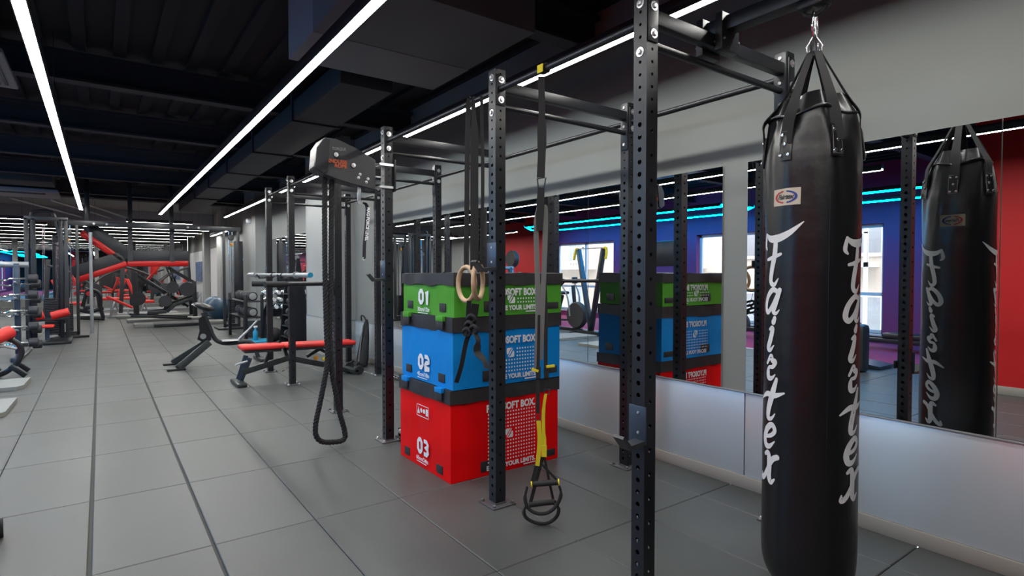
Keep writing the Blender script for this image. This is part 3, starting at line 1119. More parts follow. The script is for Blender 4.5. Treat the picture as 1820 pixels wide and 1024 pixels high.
for sx in (-1, 1):
    c = V((BX + sx * .012, BY, 2.535))
    MB().tube(smooth_pts([c + V((0, 0, -.04)), c + V((sx * .012, 0, 0)), c + V((sx * .004, 0, .055)), c + V((-sx * .006, 0, .06)), c + V((-sx * .004, 0, 0)), c + V((-sx * .002, 0, -.04))], 4, True), .0042, 8, closed=True).build('carabiner', 'chrome', bag)

# brush-script wordmark running down the bag, three times round
LET = {
    'F': [[(-.50, .98, .05), (-.20, .90, .11), (.25, .90, .13), (.70, 1.00, .09), (1.10, 1.18, .015)],
          [(.12, .92, .09), (.16, .60, .11), (.10, .30, .11), (.12, .08, .10), (.34, .02, .07), (.50, .14, .02)],
          [(-.26, .50, .05), (.10, .54, .07), (.46, .60, .05)],
          [(-.50, .98, .06), (-.52, .78, .08), (-.38, .70, .04)]],
    'a': [[(.40, .85, .07), (.05, .95, .09), (-.30, .65, .10), (-.38, .25, .11), (-.15, .08, .09), (.15, .35, .08), (.42, .85, .08)],
          [(.45, .95, .08), (.32, .50, .11), (.26, .15, .10), (.42, .06, .06), (.58, .20, .02)]],
    'i': [[(.18, 1.02, .08), (.12, .90, .10)],
          [(-.10, .66, .05), (.12, .70, .09), (.05, .35, .11), (-.05, .08, .11), (.15, .02, .07), (.38, .18, .02)]],
    'r': [[(-.25, .60, .05), (.0, .90, .08), (.12, .75, .09), (.34, .70, .09), (.22, .50, .07), (-.05, .45, .06), (-.1, .25, .10), (.0, .06, .10), (.25, .06, .07), (.45, .22, .02)]],
    't': [[(.26, 1.10, .06), (.14, .70, .12), (.02, .30, .12), (.05, .06, .10), (.28, .06, .06), (.44, .2, .02)],
          [(-.62, .50, .03), (-.20, .66, .09), (.25, .66, .09), (.72, .78, .03)]],
    'e': [[(-.30, .38, .06), (.15, .50, .07), (.36, .72, .08), (.14, .92, .09), (-.18, .70, .11), (-.30, .35, .12), (-.14, .08, .11), (.16, .08, .08), (.44, .32, .02)]],
    'x': [[(-.34, .86, .06), (-.10, .92, .10), (.05, .60, .12), (.12, .22, .12), (.30, .02, .09), (.50, .16, .03)],
          [(.48, .90, .09), (.24, .78, .09), (.02, .45, .08), (-.22, .12, .09), (-.46, .02, .09), (-.50, .18, .03)]]}


def wordmark(a_mid, ztop, name='lettering'):
    mb = MB()
    z = ztop
    for ch, hh, ww, gap in (('F', .235, .098, .012), ('a', .118, .085, .018), ('i', .145, .072, .012), ('r', .118, .075, .010), ('t', .175, .088, .008), ('e', .120, .080, .014), ('x', .140, .080, 0)):
        hh *= .975
        z -= hh
        for li, stroke in enumerate(LET[ch]):
            pts = smooth_pts([(p[0], p[1], 0) for p in stroke], 6)
            ws = smooth_pts([(p[2], 0, 0) for p in stroke], 6)
            N = len(pts)
            L, R = [], []
            for i in range(N):
                tg = pts[min(i + 1, N - 1)] - pts[max(i - 1, 0)]
                # real-size direction
                ww_ = ww * 1.18
                tx, tz = tg.x * ww_, tg.y * hh
                q = math.hypot(tx, tz) or 1
                nx, nz = -tz / q, tx / q
                w_ = max(ws[i].x, .01) * .132
                u_, v_ = pts[i].x * ww_ + .16 * (pts[i].y - .5) * hh, pts[i].y * hh
                L.append((u_ + nx * w_, v_ + nz * w_))
                R.append((u_ - nx * w_, v_ - nz * w_))
            off = .0022 + .0004 * li
            base = [onbag(a_mid + u_ / BR, z + v_, off) for u_, v_ in L] + [onbag(a_mid + u_ / BR, z + v_, off) for u_, v_ in R]
            mb.add(base, [(i, i + 1, N + i + 1, N + i) for i in range(N - 1)])
            for e_, sgn in ((0, -1), (N - 1, 1)):       # round stroke ends
                cx_, cz_ = (L[e_][0] + R[e_][0]) / 2, (L[e_][1] + R[e_][1]) / 2
                rr_ = math.hypot(L[e_][0] - R[e_][0], L[e_][1] - R[e_][1]) / 2
                mb.add([onbag(a_mid + (cx_ + rr_ * math.cos(2 * PI * k / 12)) / BR, z + cz_ + rr_ * math.sin(2 * PI * k / 12), off + .0002) for k in range(12)], [tuple(range(12))])
        z -= gap
    return mb.build(name, 'print', bag)


wordmark(math.radians(151), 1.625)
wordmark(math.radians(261), 1.60)
wordmark(math.radians(22), 1.60)
for a in (174, 354):
    a = math.radians(a)
    pa = bag_patch(a - .33, a + .33, 1.74, 1.812, .003, 'brand_patch', 'patch', 6, bag)
    for ro, ri, mt, h0, h1 in ((1.0, .80, 'tabink', PI * .55, PI * 1.45), (1.0, .80, 'blueink', -PI * .45, PI * .45)):
        mb = MB()
        vs = []
        for k in range(17):
            an = h0 + (h1 - h0) * k / 16
            for q in (ro, ri):
                vs.append(onbag(a + .27 * q * math.cos(an), 1.776 + .027 * q * math.sin(an), .0045))
        mb.add(vs, [(2 * k, 2 * k + 1, 2 * k + 3, 2 * k + 2) for k in range(16)])
        mb.build('oval_print', mt, pa)
    mb = MB()
    vs, fs = text_geo('Fairtex', .029, .0006, .3, 'CENTER', .88)
    mb.add([onbag(a + v.x / BR, 1.767 + v.y, .005) for v in vs], fs)
    mb.build('brand_print', 'steel2', pa)
# side tag seam line
MB().tube([onbag(math.radians(226), .3 + .1 * k, .0005) for k in range(16)], .0012, 5).build('seam', 'leather', bag)

# ================================================================ SUSPENSION TRAINER
TXX, TYY = 2.007, 2.46
tr_ = thing('suspension_trainer', 'black and yellow suspension trainer straps with foam handles hanging from the front bar', 'suspension trainer', (TXX, TYY, .0))
AV = V((math.sin(math.radians(39)), math.cos(math.radians(39)), 0))       # direction away from the camera
SD = V((AV.y, -AV.x, 0))                                                 # across


def sp_(px, py, dd=0.0):
    """point in the upright plane through the strap that is square to the line of sight"""
    d = ray(px, py)
    c0 = V((TXX, TYY, 0))
    t_ = (c0.dot(AV) + dd) / V((d.x, d.y, 0)).dot(AV)
    return EYEV + d * t_


mb = MB()
loop = []
for k in range(13):
    a = 2 * PI * k / 12
    loop.append(V((TXX + .026 * math.cos(a), TYY, 2.582 + .026 * math.sin(a))))
mb.ribbon(loop, .04, .005, (0, 1, 0))
mb.build('anchor_loop', 'web', tr_)
B((TXX - .032, TYY - .024, 2.555), (TXX - .026, TYY + .024, 2.60), .002).build('yellow_tag', 'yellow', tr_)
MB().ribbon(smooth_pts([sp_(962, 136), sp_(963, 180), sp_(963, 225), sp_(963, 270), sp_(961, 316)], 4), [.036] * 8 + [.05] * 4 + [.044] * 5, .006, SD).build('anchor_strap', 'web', tr_)
MB().tube([sp_(955, 318), sp_(970, 316), sp_(966, 338), sp_(957, 336)], .005, 8, closed=True).build('carabiner', 'steel2', tr_)
MB().ribbon([sp_(962, 334), sp_(961, 352), sp_(960, 372), sp_(959, 410)], [.036, .042, .046, .036], .014, SD).build('lock_loop', 'web', tr_)
MB().ribbon(smooth_pts([sp_(966, 366, .01), sp_(969, 372, .01), sp_(969, 420, .01), sp_(966, 500, .01), sp_(962, 600, .01), sp_(960, 640, .01)], 4), .030, .003, (SD + AV * .4).normalized()).build('strap', 'web_grey', tr_)
MB().ribbon(smooth_pts([sp_(958, 370), sp_(953, 400), sp_(955, 480), sp_(956, 560), sp_(954, 655)], 4), .030, .003, (SD + AV * .5).normalized()).build('strap', 'web_grey', tr_)
for k, (pp, q) in enumerate((([(957, 560), (956, 650), (956, 735)], 0), ([(967, 480), (970, 560), (970, 650), (971, 690)], .02))):
    MB().ribbon(smooth_pts([sp_(a, b_, q) for a, b_ in pp], 4), .022, .005, SD).build('strap', 'web', tr_)
    x_ = 957 if k == 0 else 971
    bk = MB().ribbon([sp_(x_, 652, q - .004), sp_(x_, 672, q - .004)], .026, .014, SD).build('buckle', 'rubber', tr_)
    MB().ribbon([sp_(x_ - 12 if k == 0 else x_, 656 if k == 0 else 652, q - .012), sp_(x_ if k == 0 else x_ + 15, 660 if k == 0 else 650, q - .012)], .014, .008, (0, 0, 1)).build('adjuster_tab', 'yellow', bk)
    xb, yb = (956, 738) if k == 0 else (972, 692)
    MB().tube([sp_(xb - 5, yb, q), sp_(xb + 5, yb, q), sp_(xb + 4, yb + 9, q), sp_(xb - 4, yb + 9, q)], .003, 6, closed=True).build('ring', 'steel2', tr_)
MB().ribbon(smooth_pts([sp_(957, 748), sp_(959, 775), sp_(958, 800), sp_(955, 828)], 4), .024, .004, SD).build('yellow_strap', 'yellow', tr_)
MB().ribbon(smooth_pts([sp_(970, 700, .02), sp_(966, 730, .02), sp_(966, 770, .02), sp_(967, 800, .02)], 4), [.016] * 4 + [.02] * 5 + [.028] * 4, .004, SD).build('yellow_strap', 'yellow', tr_)
MB().ribbon([sp_(967, 812, -.002), sp_(967, 792, -.002)], .03, .006, SD).build('label_tag', 'yellow', tr_)
# two handles, each a foam grip in a triangle of webbing with a foot loop below
for k, (apx, gl_, gr_, q, fl_) in enumerate((((956, 818), (945, 861), (993, 857), 0.0, [(937, 865), (933, 885), (938, 902), (952, 912), (972, 912), (988, 900), (997, 880), (994, 864)]),
                                             ((966, 806), (942, 897), (984, 892), .05, [(936, 898), (931, 910), (937, 922), (955, 930), (973, 930), (988, 920), (993, 905), (986, 890)]))):
    a, l, r = sp_(*apx, q), sp_(*gl_, q), sp_(*gr_, q)
    h = MB().cyl(l, r, .016, 14).build('handle', 'rubber', tr_)
    MB().ribbon([a, l], .02, .003, SD).ribbon([a, r], .014, .003, SD).build('handle_webbing', 'web', tr_)
    for e_ in (l, r):
        d = (r - l).normalized()
        MB().cyl(e_ - d * .004, e_ + d * .004, .0185, 14).build('grip_ring', 'yellow' if k == 0 else 'rubber', h)
    MB().tube(smooth_pts([sp_(x_, y_, q) for x_, y_ in fl_], 4), [.007] * 4 + [.0105] * 21 + [.007] * 4, 8).build('foot_loop', 'web', tr_)

# ================================================================ RINGS
def gym_ring(label, px, py, ang, tail):
    c = aX(px, py, 1.945)
    t = thing('gymnastic_ring', label, 'gymnastic ring', c, 0, 'wooden rings on black straps')
    ax = V((math.cos(ang), math.sin(ang), 0))          # plane direction of the ring
    R_ = .112
    MB().tube([c + ax * R_ * math.cos(2 * PI * k / 40) + V((0, 0, R_ * math.sin(2 * PI * k / 40))) for k in range(40)], .0155, 12, closed=True).build('ring', 'wood', t)
    xt = aX(tail[0][0], tail[0][1], 1.95)
    return t, c, ax


r1, c1, ax1 = gym_ring('left wooden gymnastic ring hanging against the green box', 829, 505, math.radians(88), [(834, 178)])
# straps: over the bar, down to the hook, knot and loose tails below
n_ = V((-.78, .0, 0))
def rpx(x, y, X=1.95):
    return aX(x, y, X)


MB().ribbon(smooth_pts([rpx(839, 174, 2.0), rpx(833, 182, 1.985), rpx(831, 250), rpx(830, 350), rpx(829, 440), rpx(829, 480)], 4), .034, .003, (.852, -.524, 0)).build('strap', 'web', r1)
MB().ribbon(smooth_pts([rpx(834, 535, 1.93), rpx(832, 560, 1.93), rpx(834, 590, 1.93), rpx(828, 610, 1.93), rpx(820, 650, 1.93), rpx(811, 680, 1.93)], 4), .03, .004, (.852, -.524, 0)).build('loose_strap_end', 'web', r1)
r2, c2, ax2 = gym_ring('right wooden gymnastic ring nearly edge-on beside the upright', 850, 500, math.radians(42), [(850, 178)])
MB().ribbon(smooth_pts([rpx(843, 172, 2.0), rpx(841, 185, 1.98), rpx(843, 230), rpx(843, 350), rpx(843, 480)], 4), [.02] * 4 + [.03] * 4 + [.052] * 9, .003, (.852, -.524, 0)).build('strap', 'web', r2)
MB().ribbon(smooth_pts([rpx(857, 168, 2.0), rpx(856, 190, 1.97), rpx(858, 300), rpx(857, 400), rpx(855, 470)], 4), .022, .003, (.852, -.524, .0)).build('strap', 'web', r2)
kn = MB()
for k, (x_, y_, r_) in enumerate(((834, 578, .03), (838, 566, .026), (830, 590, .028), (842, 585, .024))):
    kn.tube(smooth_pts([rpx(x_ - 7, y_, 1.92), rpx(x_, y_ - 6, 1.905), rpx(x_ + 7, y_ + 2, 1.92), rpx(x_, y_ + 7, 1.93)], 4, True), .011, 8, closed=True)
kn.build('strap_knot', 'web', r2)
MB().ribbon(smooth_pts([rpx(843, 590, 1.925), rpx(850, 605, 1.925), rpx(848, 625, 1.925), rpx(860, 640, 1.925), rpx(866, 655, 1.93)], 4), [.03] * 6 + [.045] * 6 + [.03] * 5, .005, (.852, -.524, 0)).build('loose_strap_end', 'web', r2)
MB().ribbon(smooth_pts([rpx(845, 540, 1.925), rpx(842, 560, 1.925), rpx(838, 575, 1.925)], 4), .05, .004, (.852, -.524, 0)).build('loose_strap_end', 'web', r2)

# ================================================================ ROPE MACHINE on the third front upright
RY = 4.62
rm = thing('rope_machine', 'grey wedge-shaped climbing rope machine bolted high on the third front upright', 'rope machine', (1.7, RY, 2.3))


def xz(x, y, Y=4.6):
    return aY(x, y, Y)


def plate_xz(pts, y0, y1, name, mt, par, bev=True):
    mb = MB()
    P = [V((p.x, y0, p.z)) for p in pts]
    mb.prism(P, (0, 1, 0), y1 - y0)
    o = mb.build(name, mt, par)
    if bev:
        md = o.modifiers.new('bevel', 'BEVEL')
        md.width = .006
        md.segments = 2
        md.limit_method = 'ANGLE'
    return o


hs = [(577, 244), (600, 247), (632, 262), (668, 285), (668, 338), (652, 334), (608, 322), (574, 309), (558, 297), (564, 262), (570, 256)]
plate_xz([xz(*p, 4.56) for p in hs], 4.56, 4.70, 'housing', 'steel2', rm)
cv = [(574, 246), (588, 247), (583, 305), (574, 309), (560, 298), (563, 262)]
plate_xz([xz(*p, 4.545) for p in cv], 4.545, 4.715, 'front_cover', 'steel', rm)
for p in ((597, 275), (628, 294)):
    c = xz(*p, 4.556)
    o = MB().lathe([(.026, 0), (.026, .006), (.018, .008)], c, (0, -1, 0), 16).build('boss', 'rubber', rm)
    bolt_mb(c + V((0, -.007, 0)), (0, -1, 0), .018).build('bolt', 'zinc', o)
for p in ((640, 310), (637, 316), (654, 318), (651, 324)):
    bolt_mb(xz(*p, 4.558), (0, -1, 0), .012).build('bolt', 'zinc', rm)
tx = MB()
put_text(tx, 'TORQUE', .032, xz(590, 266, 4.555), (1, 0, .05), (0, 0, 1), .0008, width=.115)
tx.build('maker_print', 'web_grey', rm)
tx = MB()
put_text(tx, 'ENDLESS', .04, xz(583, 288, 4.555), (1, 0, -.0), (0, 0, 1), .0014, width=.155)
put_text(tx, 'ROPE', .04, xz(595, 297, 4.555), (1, 0, -.0), (0, 0, 1), .0014, width=.10)
tx.build('name_print', 'orange_print', rm)
for z in (2.365, 2.175):
    MB().box((1.93, 4.545, z), (2.055, 4.555, z + .02)).box((1.93, 4.64, z), (2.055, 4.65, z + .02)).cyl((1.925, 4.54, z + .01), (1.925, 4.66, z + .01), .009, 8).build('clamp_bracket', 'zinc', rm)
B((2.048, 4.53, 2.15), (2.062, 4.66, 2.42), .003).build('clamp_plate', 'steel', rm)
lv = MB().beam(xz(639, 330, 4.6), xz(638, 358, 4.6), .03, .012)
lv.lathe([(.018, 0), (.018, .012)], xz(640, 360, 4.595), (0, -1, 0), 12)
lv.build('resistance_lever', 'silver', rm)
st = MB().ribbon(smooth_pts([xz(641, 360, 4.6), xz(652, 366, 4.6), xz(651, 400, 4.6), xz(648, 430, 4.6), xz(647, 460, 4.6)], 4), .032, .004, (.5, -.8, 0)).build('level_strap', 'web', rm)
tx = MB()
a_, b_ = xz(652, 369, 4.57), xz(648, 428, 4.57)
put_text(tx, 'MAG-FORCE LEVEL', .034, a_ + V((.0, -.012, 0)), (b_ - a_), V((.8, -.1, 0)), .0014, width=(b_ - a_).length)
tx.build('strap_print', 'print', st)
MB().tube([xz(647, 460, 4.6) + V((.012 * math.cos(a), 0, .012 * math.sin(a))) for a in [k * PI / 6 for k in range(12)]], .003, 6, closed=True).build('strap_eyelet', 'zinc', rm)


def rope(pts, r=.0215, pitch=.085, name='rope', par=None):
    P = smooth_pts(pts, 10)
    # resample evenly
    out = [P[0]]
    step = .0125
    acc = 0
    for i in range(1, len(P)):
        d = (P[i] - P[i - 1])
        L = d.length
        if L < 1e-9:
            continue
        t0 = step - acc
        while t0 <= L:
            out.append(P[i - 1] + d * (t0 / L))
            t0 += step
        acc = L - (t0 - step)
    mb = MB()
    N = len(out)
    nrm = V((1, .2, 0))
    fr = []
    for i in range(N):
        tg = (out[min(i + 1, N - 1)] - out[max(i - 1, 0)]).normalized()
        nrm = (nrm - tg * nrm.dot(tg)).normalized()
        fr.append((nrm.copy(), tg.cross(nrm)))
    for s_ in range(3):
        c = []
        for i in range(N):
            an = 2 * PI * (i * step / pitch + s_ / 3)
            c.append(out[i] + (fr[i][0] * math.cos(an) + fr[i][1] * math.sin(an)) * r * .5)
        mb.tube(c, r * .60, 6)
    return mb.build(name, 'web', par)


q = 4.66
rope([xz(577, 306, q), xz(577, 400, q), xz(578, 500, q), xz(580, 580, q), xz(582, 640, q), xz(576, 680, q), xz(568, 720, q), xz(561, 755, q), xz(562, 775, q),
      xz(572, 785, q), xz(590, 786, q), xz(606, 784, q), xz(613, 778, q), xz(612, 764, q), xz(604, 735, q), xz(597, 700, q), xz(590, 660, q), xz(587, 600, q),
      xz(588, 500, q), xz(589, 400, q), xz(590, 310, q)], name='rope', par=rm)

# dip bars on the fourth upright
dp = thing('dip_bars', 'pair of black dip bars reaching into the aisle from the fourth front upright', 'dip bars', (FX, FY[3], 1.3))
MB().box((FX - .012, FY[3] - .012, 1.22), (FX, FY[3] + PW + .012, 1.40), .003).prism([(FX - .012, FY[3] + .01, 1.24), (FX - .12, FY[3] + .01, 1.33), (FX - .12, FY[3] + .01, 1.37), (FX - .012, FY[3] + .01, 1.39)], (0, 1, 0), .055).build('bracket', 'steel', dp)
for sg in (-1, 1):
    MB().tube([(FX - .05, FY[3] + .037 + sg * .02, 1.345), (FX - .2, FY[3] + .037 + sg * .08, 1.345), (FX - .72, FY[3] + .037 + sg * .27, 1.345)], .022, 12).build('bar', 'steel', dp)
    MB().cyl((FX - .52, FY[3] + .037 + sg * .197, 1.345), (FX - .735, FY[3] + .037 + sg * .275, 1.345), .027, 12).build('grip', 'rubber', dp)

# thick pale bar racked along the aisle side of the last two uprights
bb = thing('barbell', 'thick grey bar with blue end cap racked beside the dip bars', 'barbell', (1.86, 7.7, 1.43))
MB().cyl((1.86, 6.55, 1.43), (1.86, 9.35, 1.43), .021, 12).build('shaft', 'silver', bb)
MB().cyl((1.86, 6.32, 1.43), (1.86, 6.85, 1.43), .028, 14).cyl((1.86, 6.85, 1.43), (1.86, 6.88, 1.43), .042, 14).build('sleeve', 'silver', bb)
MB().cyl((1.86, 9.0, 1.43), (1.86, 9.5, 1.43), .028, 14).cyl((1.86, 8.97, 1.43), (1.86, 9.0, 1.43), .042, 14).build('sleeve', 'silver', bb)
MB().cyl((1.86, 6.31, 1.43), (1.86, 6.322, 1.43), .029, 14).build('end_cap', 'cyan', bb)
for y in (7.45, 7.95):
    MB().tube([(1.86, y, 1.46), (1.83, y + .02, 1.43), (1.86, y + .05, 1.39), (1.90, y + .06, 1.42), (1.88, y + .03, 1.46)], .008, 6, closed=True).build('clip', 'rubber', bb)
j_cup('black bar hook on the fifth front upright holding the grey bar', FX, 7.60, 1.40)
j_cup('black bar hook on the sixth front upright holding the grey bar', FX, 8.79, 1.40)

# landmine pivot and bar at the foot of the third upright
lm = thing('landmine_pivot', 'black swivelling bar holder bolted to the floor plate of the third upright', 'landmine', (2.12, 4.5, 0))
MB().box((2.07, 4.42, .018), (2.24, 4.60, .03), .003).box((2.09, 4.44, .03), (2.22, 4.46, .10), .003).box((2.09, 4.56, .03), (2.22, 4.58, .10), .003).build('yoke', 'steel', lm)
MB().cyl((2.155, 4.42, .075), (2.155, 4.60, .075), .012, 10).cyl((2.06, 4.47, .10), (2.06, 4.40, .10), .02, 10).build('pin', 'zinc', lm)
MB().cyl((2.17, 4.51, .075), (2.34, 4.53, .085), .034, 16).build('bar_socket', 'steel', lm)
MB().lathe([(.055, 0), (.055, .004), (.02, .005), (.02, .02)], (2.155, 4.51, .10), n=16).build('cap_plate', 'zinc', lm)
bb = thing('barbell', 'chrome barbell lying on the floor behind the soft boxes', 'barbell', (2.7, 7.0, .03))
p, q_ = aZ(690, 666, .03), V((3.26, 5.0, .03))
d = (q_ - p).normalized()
MB().cyl(p + d * .42, p + d * 1.9, .014, 10).build('shaft', 'chrome', bb)
MB().cyl(p, p + d * .42, .026, 12).cyl(p + d * .40, p + d * .42, .03, 12).build('sleeve', 'chrome', bb)

# ================================================================ RED ADJUSTABLE BENCH
YB_ = 8.05
bn = thing('adjustable_bench', 'red padded adjustable workout bench set flat behind the fifth upright', 'bench', (2.2, YB_, 0))


def bx(x, y, Y=YB_):
    return aY(x, y, Y)


def pad(a, b_, w, th, name, mt, par, bev=.022, mt2=None):
    """a, b_: ends of the top centre line"""
    a, b_ = V(a), V(b_)
    d = (b_ - a).normalized()
    up = d.cross(V((0, 1, 0))) * -1
    if up.z < 0:
        up = -up
    k = MB().beam(a - up * th / 2, b_ - up * th / 2, w, th, (0, 1, 0), bev)
    o = k.build(name, mt, par, 60)
    return o


p0, p1, p2 = bx(426, 614), bx(500, 610), bx(627, 604)
pad(p0, p1, .30, .06, 'seat', 'redpad', bn)
pad(p1 + V((.02, 0, 0)), p2, .30, .06, 'backrest', 'redpad', bn)
MB().beam(p0 + V((.04, 0, -.078)), p1 + V((-.03, 0, -.078)), .24, .035, (0, 1, 0)).build('seat_base', 'steel2', bn)
MB().beam(p1 + V((.06, 0, -.078)), p2 + V((-.04, 0, -.078)), .24, .035, (0, 1, 0)).build('backrest_base', 'steel2', bn)
fr = MB()
fr.beam(bx(430, 662), bx(512, 636), .07, .075, (0, 1, 0))
fr.beam(bx(512, 636), bx(575, 648), .07, .075, (0, 1, 0))
fr.beam(bx(575, 648), bx(622, 660), .06, .06, (0, 1, 0))
fr.build('main_frame', 'dkgreen', bn)
tx = MB()
put_text(tx, 'INDX', .035, bx(563, 650, YB_ - .037), (1, 0, -.12), (0, 0, 1), .001)
leg = MB().beam(bx(443, 636), bx(427, 676), .05, .07, (0, 1, 0))
leg.beam(bx(437, 632), bx(424, 674), .02, .06, (0, 1, 0))
leg.build('front_leg', 'gunmetal', bn)
MB().box((1.38, YB_ - .26, 0), (1.50, YB_ + .26, .05), .02).build('front_foot', 'dkgreen', bn)
MB().box((2.88, YB_ - .22, .03), (2.98, YB_ + .22, .08), .01).build('rear_foot', 'dkgreen', bn)
for sg in (-1, 1):
    MB().lathe([(.03, -.02), (.06, -.02), (.065, -.012), (.065, .012), (.06, .02), (.03, .02)], (2.99, YB_ + sg * .2, .065), (0, 1, 0), 18).build('wheel', 'rubber', bn)
    MB().tube([bx(418, 650, YB_ + sg * .12), bx(420, 648, YB_ + sg * .12), bx(440, 642, YB_ + sg * .12)], .014, 8).build('foot_peg', 'silver', bn)
for a_, b_ in (((478, 628), (470, 650)), ((505, 618), (512, 640)), ((545, 634), (575, 616)), ((560, 616), (590, 632))):
    MB().beam(bx(*a_), bx(*b_), .05, .04, (0, 1, 0)).build('linkage', 'steel', bn)
MB().cyl(bx(503, 658, YB_ - .1), bx(503, 658, YB_ - .22), .02, 10).cyl(bx(515, 652, YB_ - .1), bx(503, 658, YB_ - .1), .012, 8).build('adjusting_handle', 'chrome', bn)
MB().lathe([(.03, 0), (.034, .01), (.03, .022), (.01, .024)], bx(561, 636, YB_ - .07), (0, -1, 0), 8).build('knob', 'orange', bn)
MB().lathe([(.024, 0), (.026, .01), (.02, .02)], bx(575, 638, YB_ - .06), (0, -1, 0), 8).build('knob', 'yellow', bn)

# ================================================================ HYPEREXTENSION BENCH
YH = 10.1
hy = thing('hyperextension_bench', 'black angled back extension bench with oval pad in the aisle', 'exercise bench', (1.5, YH, 0))


def hp(x, y, Y=YH):
    return aY(x, y, Y)


c = hp(363, 546)
pd = MB().ball((0, 0, 0), 1, 10, (.155, .13, .055))
rt_ = Matrix.Rotation(math.radians(20), 3, 'Y')
pd.v = [rt_ @ p for p in pd.v]
for sg in (-1, 1):
    k = MB()
    k.v = [p + c + V((0, sg * .12, 0)) for p in pd.v]
    k.f = pd.f
    k.build('hip_pad', 'blackpad', hy)
MB().beam(hp(341, 541), hp(367, 553), .10, .02, (0, 1, 0)).build('pad_bracket', 'silver', hy)
MB().beam(hp(361, 556), hp(376, 592), .06, .07, (0, 1, 0)).build('neck', 'steel2', hy)
plate_xz([hp(352, 566), hp(362, 560), (hp(372, 588)), (hp(375, 603)), (hp(366, 611)), (hp(350, 603)), hp(354, 588)], YH - .045, YH - .035, 'pivot_plate', 'steel', hy, False)
MB().lathe([(.043, 0), (.043, .012)], hp(361, 598, YH - .045), (0, -1, 0), 20).build('pivot_disc', 'silver', hy)
for sg, ex, ey in ((1, 302, 645), (-1, 330, 655)):
    a, b_ = hp(366 + 0, 608), aZ(ex, ey, .03)
    b_ = V((hp(312, 650).x, YH + sg * .33, .03))
    MB().beam(a + V((.03, sg * .10, 0)), b_, .075, .10, (0, 1, 0)).build('leg', 'dkgreen', hy)
    MB().box((b_.x - .14, b_.y - .05, 0), (b_.x + .10, b_.y + .05, .03), .006).build('foot', 'steel', hy)
MB().tube(smooth_pts([hp(370, 580), hp(376, 592), hp(385, 605), hp(400, 610), hp(420, 609), hp(440, 607), hp(452, 614), hp(458, 632), hp(462, 640)], 5), .035, 12).build('curved_spine', 'steel2', hy)
MB().box(tuple(hp(396, 607, YH - .14)), tuple(hp(420, 603, YH + .14)), .006).build('foot_plate', 'silver', hy)
MB().cyl(hp(422, 606), hp(440, 588), .022, 10).cyl(hp(438, 590), hp(457, 570), .016, 10).build('adjusting_tube', 'silver', hy)
MB().box((hp(462, 640).x - .05, YH - .28, 0), (hp(462, 640).x + .05, YH + .28, .06), .01).build('cross_foot', 'steel2', hy)

# black bag leaning on the wall behind the bench
bgk = thing('equipment_bag', 'dark upright equipment bag leaning against the wall past the red bench', 'bag', (3.36, 8.56, 0))
k = MB()
pr_ = [(.16, 0.02), (.17, .12), (.12, .45), (.07, .66), (.03, .72), (.01, .73)]
k.lathe(pr_, (0, 0, 0), n=16)
k.v = [V((p.x * .45 + p.z * .12 + 3.30, p.y * 1.0 + 8.56, p.z)) for p in k.v]
k.build('body', 'web', bgk)
MB().tube(smooth_pts([(3.36, 8.48, .68), (3.33, 8.52, .77), (3.33, 8.64, .78), (3.35, 8.68, .70)], 5), .012, 8).build('carry_handle', 'rubber', bgk)
MB().box((3.20, 8.44, 0), (3.30, 8.68, .06), .015).build('base_foot', 'rubber', bgk)
for y in (8.44, 8.68):
    MB().lathe([(.02, -.015), (.04, -.015), (.04, .015), (.02, .015)], (3.2, y, .04), (0, 1, 0), 14).build('wheel', 'rubber', bgk)
MB().ribbon([(3.235, 8.52, .08), (3.28, 8.53, .4), (3.32, 8.54, .64)], .03, .006, (0, 1, 0)).build('strap', 'web_grey', bgk)

# ================================================================ CABLE TOWERS AND RED BOOM (far end of the aisle)
YC = 16.4


def cp(x, y, Y=YC):
    return aY(x, y, Y)


